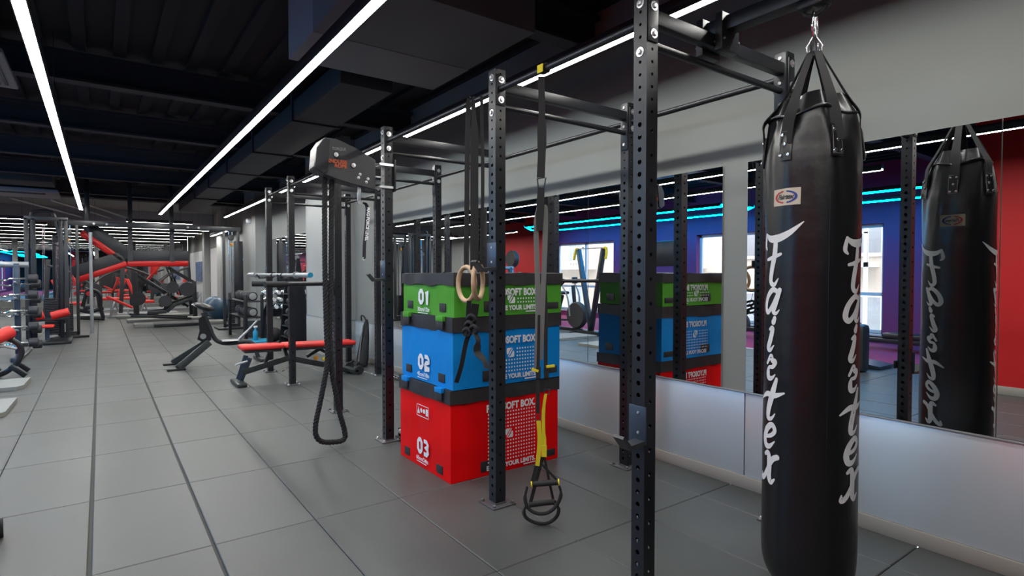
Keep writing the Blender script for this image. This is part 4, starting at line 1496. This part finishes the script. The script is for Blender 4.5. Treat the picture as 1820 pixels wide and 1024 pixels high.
co = thing('cable_crossover', 'tall dark cable crossover machine with two towers joined by a high crossbar', 'cable machine', (1.2, YC, 0))
MB().box((-.72, YC - .05, 2.55), (3.02, YC + .05, 2.66), .01).build('crossbar', 'steel2', co)
for x in (.02, 1.92):
    for dx in (-.12, .12):
        MB().lathe([(.03, 0), (.02, .01)], (x + dx, YC - .05, 2.605), (0, -1, 0), 10).build('bolt', 'zinc', co)
for x0, sg in ((2.62, 1), (-.42, -1)):
    tw = MB()
    xa, xb = x0, x0 + .34 * sg
    for x in (xa, xb):
        tw.box((x - .03, YC - .045, 0), (x + .03, YC + .045, 2.66), .005)
    tw.box((xa, YC - .045, .02), (xb, YC + .045, .12)).box((xa, YC - .045, 2.56), (xb, YC + .045, 2.66))
    t_o = tw.build('tower_frame', 'steel2', co)
    xs = xb + .0
    MB().box((xs - .10, YC - .10, .3), (xs + .10, YC + .10, 2.3), .02).build('weight_shroud', 'steel', co)
    for dx in (-.04, .04):
        MB().cyl((xa + .16 * sg + dx, YC, .12), (xa + .16 * sg + dx, YC, 2.56), .010, 8).build('guide_rod', 'chrome', co)
    ws = MB()
    for k in range(14):
        ws.box((xa + .16 * sg - .07, YC - .1, .14 + k * .045), (xa + .16 * sg + .07, YC + .1, .178 + k * .045), .004)
    ws.build('weight_stack', 'steel', co)
    MB().lathe([(.06, -.015), (.075, -.012), (.065, 0), (.075, .012), (.06, .015)], (xa + .16 * sg, YC - .08, 2.38), (0, 1, 0), 16).build('pulley', 'steel2', co)
    B((xa + .16 * sg - .03, YC - .12, 2.16), (xa + .16 * sg + .03, YC - .10, 2.24), .01).build('pulley_label', 'orange', co)
    MB().cyl((xa + .16 * sg, YC - .1, .9), (xa + .16 * sg, YC - .1, 2.3), .006, 6).build('cable', 'chrome', co)
    MB().box((x0 - .2 if sg > 0 else x0 - .5, YC - .35, 0), (x0 + .5 if sg > 0 else x0 + .2, YC + .35, .05), .01).build('base', 'steel', co)
MB().cyl((-.17, YC - .02, .06), (-.17, YC - .02, 2.4), .035, 10).build('numbered_column', 'silver', co)
for k in range(24):
    pass
for px_ in (155, 231, 304):
    x = cp(px_, 380).x
    MB().box((x - .045, YC - .05, 2.66), (x + .045, YC + .05, ZC), .004).build('ceiling_hanger', 'steel', co)

# boom: black beam over a red roll, forking at the left
bo_ = thing('suspension_boom', 'Y-shaped black and red overhead boom hanging between the cable towers', 'training boom', (.6, YC + .5, 1.6))
Y2 = YC + .55
for nm, a, b_, w in (('horizontal_arm', (225, 462), (334, 462), .12), ('upper_arm', (150, 408), (225, 460), .10), ('lower_arm', (132, 492), (222, 462), .10)):
    A, Bp = aY(*a, Y2), aY(*b_, Y2)
    d = (Bp - A).normalized()
    up = V((0, 1, 0)).cross(d)
    up = up if up.z > 0 else -up
    o = MB().beam(A + up * .10, Bp + up * .10, .30, .26, (0, 1, 0), .01).build(nm, 'steel2', bo_)
    MB().beam(A - up * .09, Bp - up * .09, .30, .16, (0, 1, 0), .05).build('red_cover', 'redpaint', o)
for px_ in (231, 304):
    x = cp(px_, 430, Y2).x
    MB().box((x - .05, Y2 - .19, 1.75), (x + .05, Y2 - .16, 2.60)).box((x - .04, Y2 - .19, 2.54), (x + .04, YC + .05, 2.60)).build('hanger_bracket', 'steel2', bo_)

# ---- low pale platforms
for k, (x0, x1, y) in enumerate(((.72, 2.93, 18.05), (.62, 2.92, 19.9), (.4, 2.6, 21.9))):
    t = B((x0, y, 0), (x1, y + .75, .085), .01).build('floor_platform', 'mat_pale')
    tag(t, 'low pale platform board beyond the cable towers, ' + ('nearest of three', 'middle of three', 'farthest of three')[k], 'platform', 'low platforms in the leg press area')


def side_frame(nm, Y, W, lines, w, h, mt, par):
    """twin bars in the X-Z plane at Y and Y + W"""
    for yy in (Y, Y + W):
        for ln in lines:
            P = [aY(a, b_, Y) for a, b_ in ln]
            P = [V((p.x, yy, max(p.z, .03))) for p in P]
            for i in range(len(P) - 1):
                MB().beam(P[i], P[i + 1], w, h, (0, 1, 0)).build(nm, mt, par)


def disc(par, x, y, Y, r, th=.06, mt='iron', nm='weight_plate'):
    c = aY(x, y, Y)
    return MB().lathe([(r * .3, 0), (r * .35, .01), (r * .85, .012), (r, .02), (r, th), (.02, th + .002)], c, (0, -1, 0), 20).build(nm, mt, par)


# ---- leg press, sledge rails rising to the left
Yl = 19.45
lp = thing('leg_press', 'black inclined leg press with long sloping rails and weight plates', 'gym machine', (1.6, Yl, .085))
side_frame('rail', Yl - .25, .9, [[(240, 486), (335, 545)]], .05, .07, 'dkgreen', lp)
side_frame('upright', Yl - .25, .9, [[(240, 484), (244, 560)]], .09, .10, 'steel2', lp)
side_frame('base_rail', Yl - .25, .9, [[(232, 562), (340, 566)]], .07, .06, 'dkgreen', lp)
disc(lp, 245, 531, Yl - .3, .19)
disc(lp, 245, 531, Yl + .85, .19)
side_frame('carriage', Yl - .2, .7, [[(262, 498), (300, 522)], [(300, 522), (294, 535)]], .04, .05, 'silver', lp)
B(tuple(aY(268, 488, Yl - .1)), tuple(aY(276, 470, Yl + .6)), .02).build('foot_plate', 'redpad', lp)
MB().beam(aY(262, 498, Yl), aY(285, 470, Yl), .4, .06, (0, 1, 0)).build('backrest', 'redpad', lp)

# ---- lever press with tower
Yt = 18.1
lt = thing('hack_squat', 'black lever leg machine with round weights and a thick sloping foot beam', 'gym machine', (2.0, Yt, 0))
side_frame('tower', Yt - .15, .8, [[(345, 500), (347, 562)]], .09, .10, 'steel', lt)
side_frame('lever', Yt - .15, .8, [[(299, 474), (345, 501)], [(301, 476), (322, 525)], [(312, 490), (296, 555)]], .035, .045, 'steel2', lt)
side_frame('foot_beam', Yt - .15, .8, [[(350, 528), (312, 541), (296, 554), (268, 557)]], .08, .09, 'dkgreen', lt)
MB().beam(aY(262, 556, Yt - .2), aY(278, 558, Yt - .2), .12, .10, (0, 1, 0)).build('foot', 'steel', lt)
side_frame('guard_bar', Yt - .1, .7, [[(318, 508), (330, 503), (343, 503)], [(352, 530), (358, 520), (357, 540)]], .025, .03, 'silver', lt)
for x, y in ((306, 511), (293, 535), (332, 514)):
    disc(lt, x, y, Yt - .2, .15 if x < 320 else .19, .16)
    disc(lt, x, y, Yt + .85, .15 if x < 320 else .19, .16)
MB().beam(aY(300, 522, Yt + .2), aY(285, 545, Yt + .2), .4, .08, (0, 1, 0)).build('seat', 'blackpad', lt)
B((1.15, Yt - .25, 0), (2.35, Yt + .75, .09), .01).build('base', 'steel', lt)

# ---- curved-frame leg machine near the left cable tower
Ym = 21.5
lm_ = thing('leg_extension_machine', 'black tubular leg machine with rounded side frames beyond the left cable tower', 'gym machine', (-.1, Ym, 0))
for yy in (Ym, Ym + .6):
    def lq(x, y):
        p = aY(x, y, Ym)
        return V((p.x, yy, max(p.z, .04)))
    MB().tube(smooth_pts([lq(152, 518), lq(162, 516), lq(174, 520), lq(179, 530), lq(179, 548), lq(184, 566)], 5), .05, 10).build('side_frame', 'steel', lm_)
    MB().tube([lq(140, 552), lq(160, 556), lq(184, 548)], .045, 10).build('lower_rail', 'steel', lm_)
    MB().tube([lq(138, 566), lq(186, 568)], .04, 8).build('base_rail', 'steel', lm_)
MB().beam(aY(147, 545, Ym + .3), aY(156, 512, Ym + .3), .4, .10, (0, 1, 0)).build('backrest', 'blackpad', lm_)
MB().beam(aY(148, 548, Ym + .3), aY(166, 546, Ym + .3), .4, .10, (0, 1, 0)).build('seat', 'blackpad', lm_)
for x in (158, 136):
    MB().cyl(aY(x, 522, Ym - .1), aY(x, 522, Ym + .7), .07, 12).build('roller', 'redpad', lm_)

# ---- red benches in the far room
for k, (x0, x1, yy, z, lb) in enumerate(((196, 262, 25.5, .48, 'red slatted flat bench in the far room, left of the leg press'), (210, 255, 28.5, .5, 'red flat bench farthest back in the far room'))):
    A, Bp = aY(x0, 500, yy), aY(x1, 500, yy)
    t = thing('flat_bench', lb, 'bench', ((A.x + Bp.x) / 2, yy, 0))
    for j in range(3):
        MB().box((A.x, yy - .3 + j * .22, z), (Bp.x, yy - .12 + j * .22, z + .08), .03).build('pad', 'redpad', t)
    for x in (A.x + .12, Bp.x - .12):
        MB().tube(smooth_pts([(x - .1, yy - .3, .03), (x, yy - .25, z - .03), (x, yy + .25, z - .03), (x + .1, yy + .3, .03)], 5), .03, 8).build('leg', 'silver', t)
t = thing('sit_up_bench', 'red narrow inclined sit-up bench sloping down to the right before the leg press', 'bench', (.7, 22.6, 0))
A, Bp = aY(189, 527, 22.6), aY(236, 547, 22.6)
MB().beam(A, Bp, .32, .08, (0, 1, 0), .03).build('pad', 'redpad', t)
MB().beam(A + V((.15, 0, -.08)), V((A.x + .1, 22.6, .03)), .06, .06, (0, 1, 0)).build('leg', 'silver', t)
MB().beam(Bp + V((-.15, 0, -.08)), V((Bp.x - .1, 22.6, .03)), .06, .06, (0, 1, 0)).build('leg', 'silver', t)
MB().beam((A.x, 22.6, .03), (Bp.x, 22.6, .03), .06, .05, (0, 1, 0)).build('base_rail', 'silver', t)
# more machines in the far room, small in the photo
for k, (x0, yy, mir, lb) in enumerate(((262, 24.0, 1, 'red and black machine in the far room behind the leg press'),
                                       (190, 27.2, -1, 'red and black machine in the far room, left side near the end mirror'),
                                       (300, 27.0, -1, 'red and black machine in the far room by the right wall'),
                                       (135, 23.6, 1, 'red and black machine in the far room behind the leg machine'))):
    cx_ = aY(x0, 500, yy).x
    t = thing('weight_machine', lb, 'gym machine', (cx_, yy, 0), 0, 'machines in the far room')
    MB().box((cx_ - .9 * mir, yy - .5, 0), (cx_ + .9 * mir, yy + .5, .07), .01).build('base', 'silver', t)
    MB().beam((cx_ - .8 * mir, yy, .05), (cx_ - .7 * mir, yy, 1.9), .1, .12, (0, 1, 0)).build('post', 'steel2', t)
    MB().beam((cx_ + .2 * mir, yy, .45), (cx_ - .3 * mir, yy, .45), .4, .1, (0, 1, 0), .03).build('seat', 'redpad', t)
    MB().beam((cx_ - .35 * mir, yy, .55), (cx_ - .6 * mir, yy, 1.25), .35, .1, (0, 1, 0), .03).build('backrest', 'redpad', t)
    for sg in (-1, 1):
        MB().tube(smooth_pts([(cx_ - .7 * mir, yy + sg * .3, 1.7), (cx_, yy + sg * .45, 1.4), (cx_ + .5 * mir, yy + sg * .45, .9), (cx_ + .6 * mir, yy + sg * .4, .3)], 5), .035, 8).build('lever_arm', 'steel2', t)
        MB().lathe([(.04, 0), (.2, .01), (.2, .06), (.04, .07)], (cx_ + .5 * mir, yy + sg * .5, .9), (0, sg, 0), 16).build('weight_plate', 'iron', t)
# framed print on the wall, seen between the machines
t = thing('wall_picture', 'small blue and white picture on the pale wall beyond the cable towers', 'picture', (3.47, 26.5, 1.5))
B((3.46, 25.9, 1.05), (3.485, 28.9, 2.0), .004).build('frame', 'white', t)
B((3.452, 26.0, 1.1), (3.465, 28.8, 1.95)).build('image', mat('picture_print', (0.10, 0.16, 0.30), .5, noise_amt=.9, noise_scale=9), t)

# ---- gym balls by the right wall
for k, (x, y, lb) in enumerate(((2.98, 19.45, 'dark blue gym ball on the floor by the right cable tower, nearer one'), (2.95, 20.3, 'dark blue gym ball on the floor by the right cable tower, farther one'))):
    o = MB().ball((0, 0, 0), .36, 14)
    k2 = MB()
    k2.v, k2.f = [p + V((x, y, .36)) for p in o.v], o.f
    tag(k2.build('gym_ball', 'ball', None, 60), lb, 'ball', 'gym balls')

# ================================================================ DUMBBELLS ALONG THE RIGHT WALL
def dumbbell_parts(par, r=.075, L=.30, head=.09, grip_mt='chrome', head_mt='iron', cap='zinc'):
    """axis along Y, centred on the origin of par"""
    o = ROOTS[par.name].translation
    MB().cyl(o + V((0, -L / 2, 0)), o + V((0, L / 2, 0)), .016, 8).build('grip', grip_mt, par)
    for sg in (-1, 1):
        c = o + V((0, sg * (L / 2 - head / 2), 0))
        h = MB().lathe([(r * .8, -head / 2), (r, -head / 2 + .012), (r, -.006), (r * .94, -.004), (r * .94, .004), (r, .006), (r, head / 2 - .012), (r * .8, head / 2)], c, (0, 1, 0), 16).build('weight_head', head_mt, par)
        MB().lathe([(r * .72, 0), (r * .7, .004), (r * .3, .006)], c + V((0, sg * head / 2, 0)), (0, sg, 0), 16).build('end_cap', cap, h)


def rack_of(nm, label, posts, shelves, x, y):
    t = thing(nm, label, 'dumbbell rack', (x, y, 0))
    return t


def fill(base, slots, group, labelf):
    for k, (loc, lb) in enumerate(slots):
        if k == 0:
            base.location = loc
            base['label'] = lb
            base['group'] = group
        else:
            dup(base, loc, 0, lb, group)


# big round dumbbells in two rows, end-on
dr = thing('dumbbell_rack', 'low black rack with big round dumbbells between the cable tower and the first rig post', 'dumbbell rack', (2.6, 13.6, 0))
for y in (12.9, 14.7):
    for x in (2.46, 2.78):
        B((x - .03, y - .03, 0), (x + .03, y + .03, 1.0), .004).build('post', 'steel', dr)
for z in (.52, .86):
    B((2.44, 12.9, z - .02), (2.80, 14.7, z), .004).build('shelf', 'steel', dr)
B((2.44, 12.88, .1), (2.80, 12.9, .45)).build('end_panel', 'steel2', dr)
d0 = thing('dumbbell', 'x', 'dumbbell', (0, 0, 0))
dumbbell_parts(d0, .10, .42, .15, 'chrome', 'iron', 'zinc')
sl = []
for zi, z in enumerate((.96, .62)):
    for yi in range(3):
        sl.append(((2.62, 13.2 + yi * .52, z), 'big round dumbbell on the low rack, %s shelf, %s of three' % (('upper', 'lower')[zi], ('nearest', 'middle', 'farthest')[yi])))
fill(d0, sl, 'big dumbbells on the low rack', None)

# chrome dumbbell tray and slanted tower seen between the posts
dt = thing('dumbbell_rack', 'blue-grey sloping tray of chrome dumbbells seen between the last two uprights', 'dumbbell rack', (3.15, 13.2, 0))
rt2 = Matrix.Rotation(math.radians(-35), 3, 'X')
MB().box((2.88, 12.95, .62), (3.42, 13.45, .66), .005, rt2).box((2.90, 13.3, 0), (2.95, 13.36, .6)).box((3.34, 13.3, 0), (3.39, 13.36, .6)).build('tray', 'gunmetal', dt)
d1 = thing('dumbbell', 'x', 'dumbbell', (0, 0, 0))
dumbbell_parts(d1, .055, .22, .07, 'chrome', 'chrome', 'white')
sl = []
for r_ in range(3):
    for c_ in range(4):
        sl.append(((2.94 + c_ * .135, 13.0 + r_ * .17, .72 + r_ * .15), 'small chrome dumbbell on the sloping tray, %s row, %s from the aisle' % (('bottom', 'middle', 'top')[r_], ('first', 'second', 'third', 'fourth')[c_])))
fill(d1, sl, 'chrome dumbbells on the sloping tray', None)
dv = thing('dumbbell_rack', 'tall slanted black rack holding a column of round dumbbells beside the pilaster', 'dumbbell rack', (3.3, 12.1, 0))
for sg in (0, 1):
    MB().prism([(3.02, 11.75 + sg * .72, 0), (3.42, 11.75 + sg * .72, 0), (3.42, 11.75 + sg * .72, .6), (3.25, 11.75 + sg * .72, 1.75), (3.2, 11.75 + sg * .72, 1.75)], (0, 1, 0), .03).build('side_panel', 'steel', dv)
for k in range(8):
    z = .16 + k * .22
    x = 3.08 + k * .018
    MB().box((x - .03, 11.78, z - .03), (x + .16, 12.47, z - .01), .004).build('shelf', 'steel2', dv)
d2 = thing('dumbbell', 'x', 'dumbbell', (0, 0, 0))
dumbbell_parts(d2, .07, .32, .10, 'chrome', 'iron', 'silver')
nm_ = ('lowest', 'second lowest', 'third lowest', 'fourth from the floor', 'fourth from the top', 'third from the top', 'second from the top', 'topmost')
sl = [((3.10 + k * .018, 12.0, .16 + k * .22 + .062), 'round dumbbell on the slanted tall rack, ' + nm_[k]) for k in range(8)]
fill(d2, sl, 'dumbbells on the slanted rack', None)
for k, (x, y) in enumerate(((2.98, 12.72), (3.05, 13.75), (3.02, 14.4))):
    b0 = MB().ball((0, 0, 0), .15, 10)
    k2 = MB()
    k2.v, k2.f = [p + V((x, y, .15)) for p in b0.v], b0.f
    tag(k2.build('medicine_ball', 'rubber', None, 60), 'dark medicine ball on the floor by the dumbbell racks, ' + ('nearest', 'middle', 'farthest')[k] + ' of three', 'ball', 'medicine balls')
t = thing('step_platform', 'bright blue low exercise step on the floor behind the back extension bench', 'step', (2.5, 12.2, 0))
B((2.35, 12.0, .06), (2.78, 12.5, .11), .02).build('top', 'cyan', t)
for x in (2.39, 2.70):
    B((x, 12.03, 0), (x + .05, 12.47, .06), .005).build('foot', 'cyan', t)
t = thing('spray_bottle', 'bright blue spray bottle standing on the blue step', 'bottle', (2.5, 12.2, .11))
MB().lathe([(.04, 0), (.045, .01), (.045, .17), (.02, .21), (.016, .25)], (2.5, 12.2, .111), n=14).build('body', 'cyan', t)
MB().box((2.47, 12.185, .36), (2.54, 12.215, .40), .006).build('spray_head', 'white', t)

# ================================================================ LEFT SIDE
Yg = 15.7


def gp(x, y, Y=Yg):
    return aY(x, y, Y)


pt = thing('pulldown_tower', 'tall black cable pulldown tower with arched top, inverted V bar and red rollers', 'cable machine', (-.95, Yg, 0))
for x in (-1.25, -1.13, -.68, -.59):
    B((x - .035, Yg - .05, 0), (x + .035, Yg + .05, 2.62), .006).build('post', 'steel2' if x in (-1.25, -.59) else 'steel', pt)
MB().box((-1.28, Yg - .05, 2.58), (-.55, Yg + .05, 2.66), .006).build('crossbar', 'steel2', pt)
MB().tube(smooth_pts([gp(55, 440), gp(55, 385), gp(60, 377), gp(74, 375), gp(90, 377), gp(96, 384), gp(104, 410), gp(113, 440)], 6), .035, 10).build('arch_tube', 'blackpad', pt)
MB().tube([gp(50, 437), gp(66, 431), gp(76, 425), gp(88, 430), gp(106, 438)], .02, 8).build('pulldown_bar', 'steel', pt)
for x in (76, 79, 100, 103):
    MB().cyl(gp(x, 400 if x < 90 else 430), gp(x, 535), .007, 6).build('cable', 'chrome', pt)
MB().box(tuple(gp(53, 605, Yg + .1)), tuple(gp(64, 440, Yg + .25)), .03).build('weight_shroud', 'gunmetal', pt)
ws = MB()
for k in range(16):
    ws.box((-.98, Yg + .05, .12 + k * .05), (-.74, Yg + .25, .162 + k * .05), .004)
ws.build('weight_stack', 'steel', pt)
MB().cyl(gp(63, 563, Yg - .5), gp(78, 560, Yg - .5), .085, 14).build('thigh_roller', 'redpad', pt)
MB().cyl(gp(91, 562, Yg - .5), gp(123, 554, Yg - .5), .085, 14).build('thigh_roller', 'redpad', pt)
MB().beam(gp(66, 570, Yg - .5), gp(120, 566, Yg - .5), .06, .05, (0, 1, 0)).build('roller_bar', 'steel', pt)
MB().box(tuple(gp(70, 584, Yg - .9)), tuple(gp(98, 576, Yg - .5)), .04).build('seat', 'redpad', pt)
MB().box(tuple(gp(80, 605, Yg - .7)), tuple(gp(88, 585, Yg - .6))).build('seat_post', 'gunmetal', pt)
MB().box((-1.3, Yg - .95, 0), (-.5, Yg + .3, .06), .01).build('base', 'steel', pt)
tx = MB()
put_text(tx, '27', .06, (-.72, Yg - .052, 2.0), (0, 0, -1), (1, 0, 0), .001)

# fixed barbells on an upright rack, curled bars with black heads towards the aisle
Yr = 12.5
br = thing('barbell_rack', 'white and blue-grey upright rack holding short fixed barbells at the left edge', 'barbell rack', (-1.7, Yr, 0))
for x in (-1.16, -2.3):
    MB().box((x - .04, Yr + .35, 0), (x + .04, Yr + .45, 1.62), .006).box((x - .04, Yr - .3, 0), (x + .04, Yr + .9, .07), .006).build('post', 'gunmetal', br)
MB().cyl((-2.4, Yr + .4, 1.60), (-1.0, Yr + .4, 1.60), .05, 12).build('top_tube', 'silver', br)
b0 = thing('fixed_barbell', 'x', 'barbell', (0, 0, 0))
MB().tube(smooth_pts([(-.62, 0, 0), (-.34, 0, 0), (-.26, 0, -.03), (-.10, 0, 0), (0, 0, -.02), (.10, 0, 0), (.26, 0, -.03), (.34, 0, 0), (.62, 0, 0)], 4), .016, 8).build('bar', 'chrome', b0)
for sg in (-1, 1):
    MB().lathe([(.05, -.07), (.074, -.058), (.074, .058), (.05, .07)], (sg * .62, 0, 0), (1, 0, 0), 16).build('weight_head', 'iron', b0)
sl = []
names = ('topmost', 'second from the top', 'third from the top', 'fourth from the top', 'lowest')
for k in range(5):
    z = 1.36 - k * .27
    sl.append(((-1.55, Yr + .12 - k * .02, z), 'short curled barbell on the left rack, near tier, ' + names[k]))
    sl.append(((-1.55, Yr + .72, z - .10), 'short curled barbell on the left rack, far tier, ' + names[k]))
    for x in (-1.16, -2.3):
        MB().beam((x, Yr + .08, z - .05), (x, Yr + .78, z - .13), .03, .03).build('rest_arm', 'silver', br)
fill(b0, sl, 'fixed barbells on the left rack', None)

# preacher bench at the left edge
Yp = 10.5
pb = thing('preacher_bench', 'black tubular bench with orange-red foam roller at the left edge', 'exercise bench', (-1.2, Yp, 0))


def pp(x, y, Y=Yp):
    return aY(x, y, Y)


MB().cyl(pp(-18, 606, Yp - .2), pp(18, 590, Yp), .09, 16).build('foam_roller', 'redpad', pb)
MB().tube(smooth_pts([pp(10, 602), pp(26, 607), pp(36, 616), pp(38, 630), pp(30, 645), pp(10, 662), pp(-20, 672)], 5), .035, 10).build('frame', 'steel', pb)
MB().tube([pp(-20, 618), pp(10, 616), pp(30, 620)], .02, 8).build('rail', 'silver', pb)
MB().tube([pp(36, 640), pp(55, 622, Yp + .4)], .02, 8).build('rail', 'steel', pb)
for k, (a, b_, Y_) in enumerate((((18, 650), (46, 666), Yp - .2), ((28, 643), (52, 660), Yp + .35), ((0, 655), (-25, 668), Yp))):
    MB().beam(pp(*a, Y_), V((pp(*b_, Y_).x, Y_, .03)), .09, .06, (0, 1, 0)).build('leg', 'steel', pb)
MB().beam(pp(-40, 640), pp(-5, 655), .3, .06, (0, 1, 0)).build('seat', 'redpad', pb)

# two pale boards on the floor at the left edge
for k, (y0, y1, x1, lb) in enumerate(((9.25, 10.0, -.80, 'pale grey board on the floor at the left edge, the farther of two'), (7.55, 8.45, -.80, 'pale grey board on the floor at the left edge, the nearer of two'))):
    tag(MB().prism([(-2.1, y0, .002), (x1 - .06, y0, .002), (x1, y0 + .1, .002), (x1 + .02, y1, .002), (-2.1, y1, .002)], (0, 0, 1), .045).build('floor_board', 'mat_pale'), lb, 'board', 'pale boards on the floor')

# wheeled foot of a cardio machine cut off by the left edge
rw = thing('rowing_machine', 'low black and silver machine with small wheel, cut off by the left edge', 'rowing machine', (-1.0, 4.1, 0))
w0 = aZ(6, 938, .05)
MB().lathe([(.02, -.02), (.05, -.02), (.052, .02), (.02, .02)], (w0.x - .02, w0.y, .052), (1, .1, 0), 18).build('wheel', 'rubber', rw)
MB().beam((w0.x - .06, w0.y + .02, .10), (w0.x - 1.6, w0.y - .25, .38), .09, .09).build('rail', 'silver', rw)
MB().beam((w0.x - .02, w0.y - .03, .09), (w0.x - .45, w0.y - .38, .06), .05, .06).build('rear_foot', 'steel', rw)
MB().box((w0.x - .8, w0.y - .28, .35), (w0.x - .5, w0.y + .08, .42), .03).build('seat', 'blackpad', rw)
MB().box((w0.x - 1.75, w0.y - .5, 0), (w0.x - 1.5, w0.y + .1, .7), .06).build('flywheel_housing', 'steel2', rw)

# ================================================================ SEEN ONLY IN THE MIRROR: the window side
vt = thing('v_shaped_post', 'dark blue V-shaped training post with yellow hooks seen in the mirror', 'training frame', (-2.35, 9.7, 0))
for sg in (-1, 1):
    MB().beam((-2.35, 9.7, .1), (-2.35, 9.72 + sg * .42, 2.02), .12, .07, (1, 0, 0)).build('strut', 'gunmetal' if sg > 0 else 'steel', vt)
    MB().tube(smooth_pts([(-2.35, 9.72 + sg * .42, 2.02), (-2.35, 9.72 + sg * .50, 2.03), (-2.33, 9.72 + sg * .53, 1.9), (-2.3, 9.72 + sg * .53, 1.78)], 4), .03, 8).build('hook', 'yellow', vt)
MB().cyl((-2.35, 9.3, 2.04), (-2.35, 10.14, 2.04), .012, 8).build('spreader', 'silver', vt)
MB().box((-2.5, 9.35, 0), (-2.2, 10.05, .10), .01).build('base', 'steel', vt)
ab = thing('air_bike', 'black fan bike with slanted handlebars seen in the mirror beside the V-shaped post', 'exercise bike', (-2.5, 10.6, 0))
MB().lathe([(.1, -.07), (.3, -.08), (.33, -.04), (.33, .04), (.3, .08), (.1, .07)], (-2.5, 10.35, .42), (1, 0, 0), 24).build('fan_cage', 'iron', ab)
MB().beam((-2.5, 10.2, .06), (-2.5, 11.5, .06), .1, .08).beam((-2.5, 11.2, .06), (-2.5, 10.9, .9), .07, .07).beam((-2.5, 10.4, .4), (-2.5, 10.5, 1.15), .07, .07).build('frame', 'steel', ab)
MB().box((-2.62, 10.75, .92), (-2.38, 11.05, 1.0), .04).build('seat', 'blackpad', ab)
MB().box((-2.58, 10.42, 1.2), (-2.42, 10.47, 1.36), .01).build('monitor', 'steel2', ab)
for sg in (-1, 1):
    MB().tube(smooth_pts([(-2.5 + sg * .15, 10.45, .4), (-2.5 + sg * .2, 10.5, .9), (-2.5 + sg * .24, 10.75, 1.25)], 5), .02, 8).build('handle', 'silver', ab)
    MB().box((-2.5 + sg * .12, 10.55, .28), (-2.5 + sg * .24, 10.7, .32), .008).build('pedal', 'rubber', ab)
for y in (10.25, 11.45):
    MB().box((-2.8, y - .05, 0), (-2.2, y + .05, .05), .01).build('foot', 'steel', ab)
for k, (y, lb) in enumerate(((3.2, 'low black railed machine beside the punch bag, seen in the mirror'), (5.6, 'low black railed machine farther along the red turf, seen in the mirror'))):
    t = thing('reformer_machine', lb, 'gym machine', (-5.0, y, 0), 0, 'low machines by the windows')
    MB().box((-5.25, y, .16), (-5.15, y + 2.2, .24), .01).build('side_rail', 'steel', t)
    MB().box((-4.85, y, .16), (-4.75, y + 2.2, .24), .01).build('side_rail', 'steel', t)
    MB().box((-5.2, y + .6, .24), (-4.8, y + 1.3, .34), .03).build('carriage', 'blackpad', t)
    MB().box((-5.25, y, 0), (-4.75, y + .08, .42), .01).build('end_frame', 'steel2', t)
    MB().box((-5.25, y + 2.12, 0), (-4.75, y + 2.2, .42), .01).build('end_frame', 'steel2', t)
    MB().tube([(-5.2, y + .04, .42), (-5.2, y - .1, .8), (-4.8, y - .1, .8), (-4.8, y + .04, .42)], .018, 8).build('foot_bar', 'cyan', t)
    MB().lathe([(.05, -.04), (.25, -.04), (.25, .04), (.05, .04)], (-4.95, y + 1.9, .3), (1, 0, 0), 20).build('flywheel', 'iron', t)
t = thing('incline_board', 'dark blue slanted step board on the floor seen in the mirror by the punch bag', 'board', (-2.6, 3.9, 0))
MB().prism([(-2.9, 3.6, .01), (-2.9, 4.5, .01), (-2.9, 4.5, .16), (-2.9, 3.6, .05)], (1, 0, 0), .5).build('board', 'gunmetal', t)
MB().box((-2.91, 4.47, .02), (-2.39, 4.51, .17), .008).build('edge_strip', 'silver', t)
t = thing('hanging_screen', 'black hanging panel under the cyan neon seen in the mirror above the boxes', 'screen', (-4.2, 8.9, 2.1))
MB().box((-4.26, 8.45, 1.62), (-4.18, 9.75, 2.25), .03).build('panel', 'blackpad', t)
for y in (8.7, 9.5):
    MB().cyl((-4.22, y, 2.25), (-4.22, y, ZC), .012, 6).build('suspension_tube', 'neon', t)
# black heavy bag on a stand by the red wall, seen small in the mirror
t = thing('ski_machine', 'tall black pulling machine with round flywheel before the red wall in the mirror', 'exercise machine', (-2.6, 13.2, 0))
MB().lathe([(.08, -.08), (.22, -.09), (.25, -.05), (.25, .05), (.22, .09), (.08, .08)], (-2.6, 13.2, 1.86), (1, 0, 0), 24).build('flywheel_housing', 'iron', t)
MB().beam((-2.6, 13.3, .05), (-2.6, 13.25, 1.7), .10, .12).build('column', 'silver', t)
MB().box((-2.85, 12.9, 0), (-2.35, 13.7, .05), .01).build('base', 'steel', t)
for sg in (-1, 1):
    MB().cyl((-2.6 + sg * .09, 13.1, 1.62), (-2.6 + sg * .09, 13.1, .95), .004, 6).cyl((-2.6 + sg * .09 - .05, 13.1, .95), (-2.6 + sg * .09 + .05, 13.1, .95), .015, 8).build('pull_handle', 'rubber', t)

# silver corner beads of the pilaster and a small white detector
struct('trim_8', MB().box((3.190, 9.348, .67), (3.204, 9.362, ZC), .002).box((3.190, 11.09, .67), (3.202, 11.104, ZC), .002).box((3.24, 15.69, .0), (3.254, 15.704, ZC), .002), 'silver')
t = thing('motion_detector', 'small round white detector on the grey wall above the dumbbells', 'detector', (3.24, 16.3, 2.85))
MB().ball((3.22, 16.3, 2.85), .085, 10).build('dome', 'white', t)
MB().cyl((3.22, 16.3, 2.85), (3.26, 16.3, 2.85), .05, 12).build('mount', 'white', t)
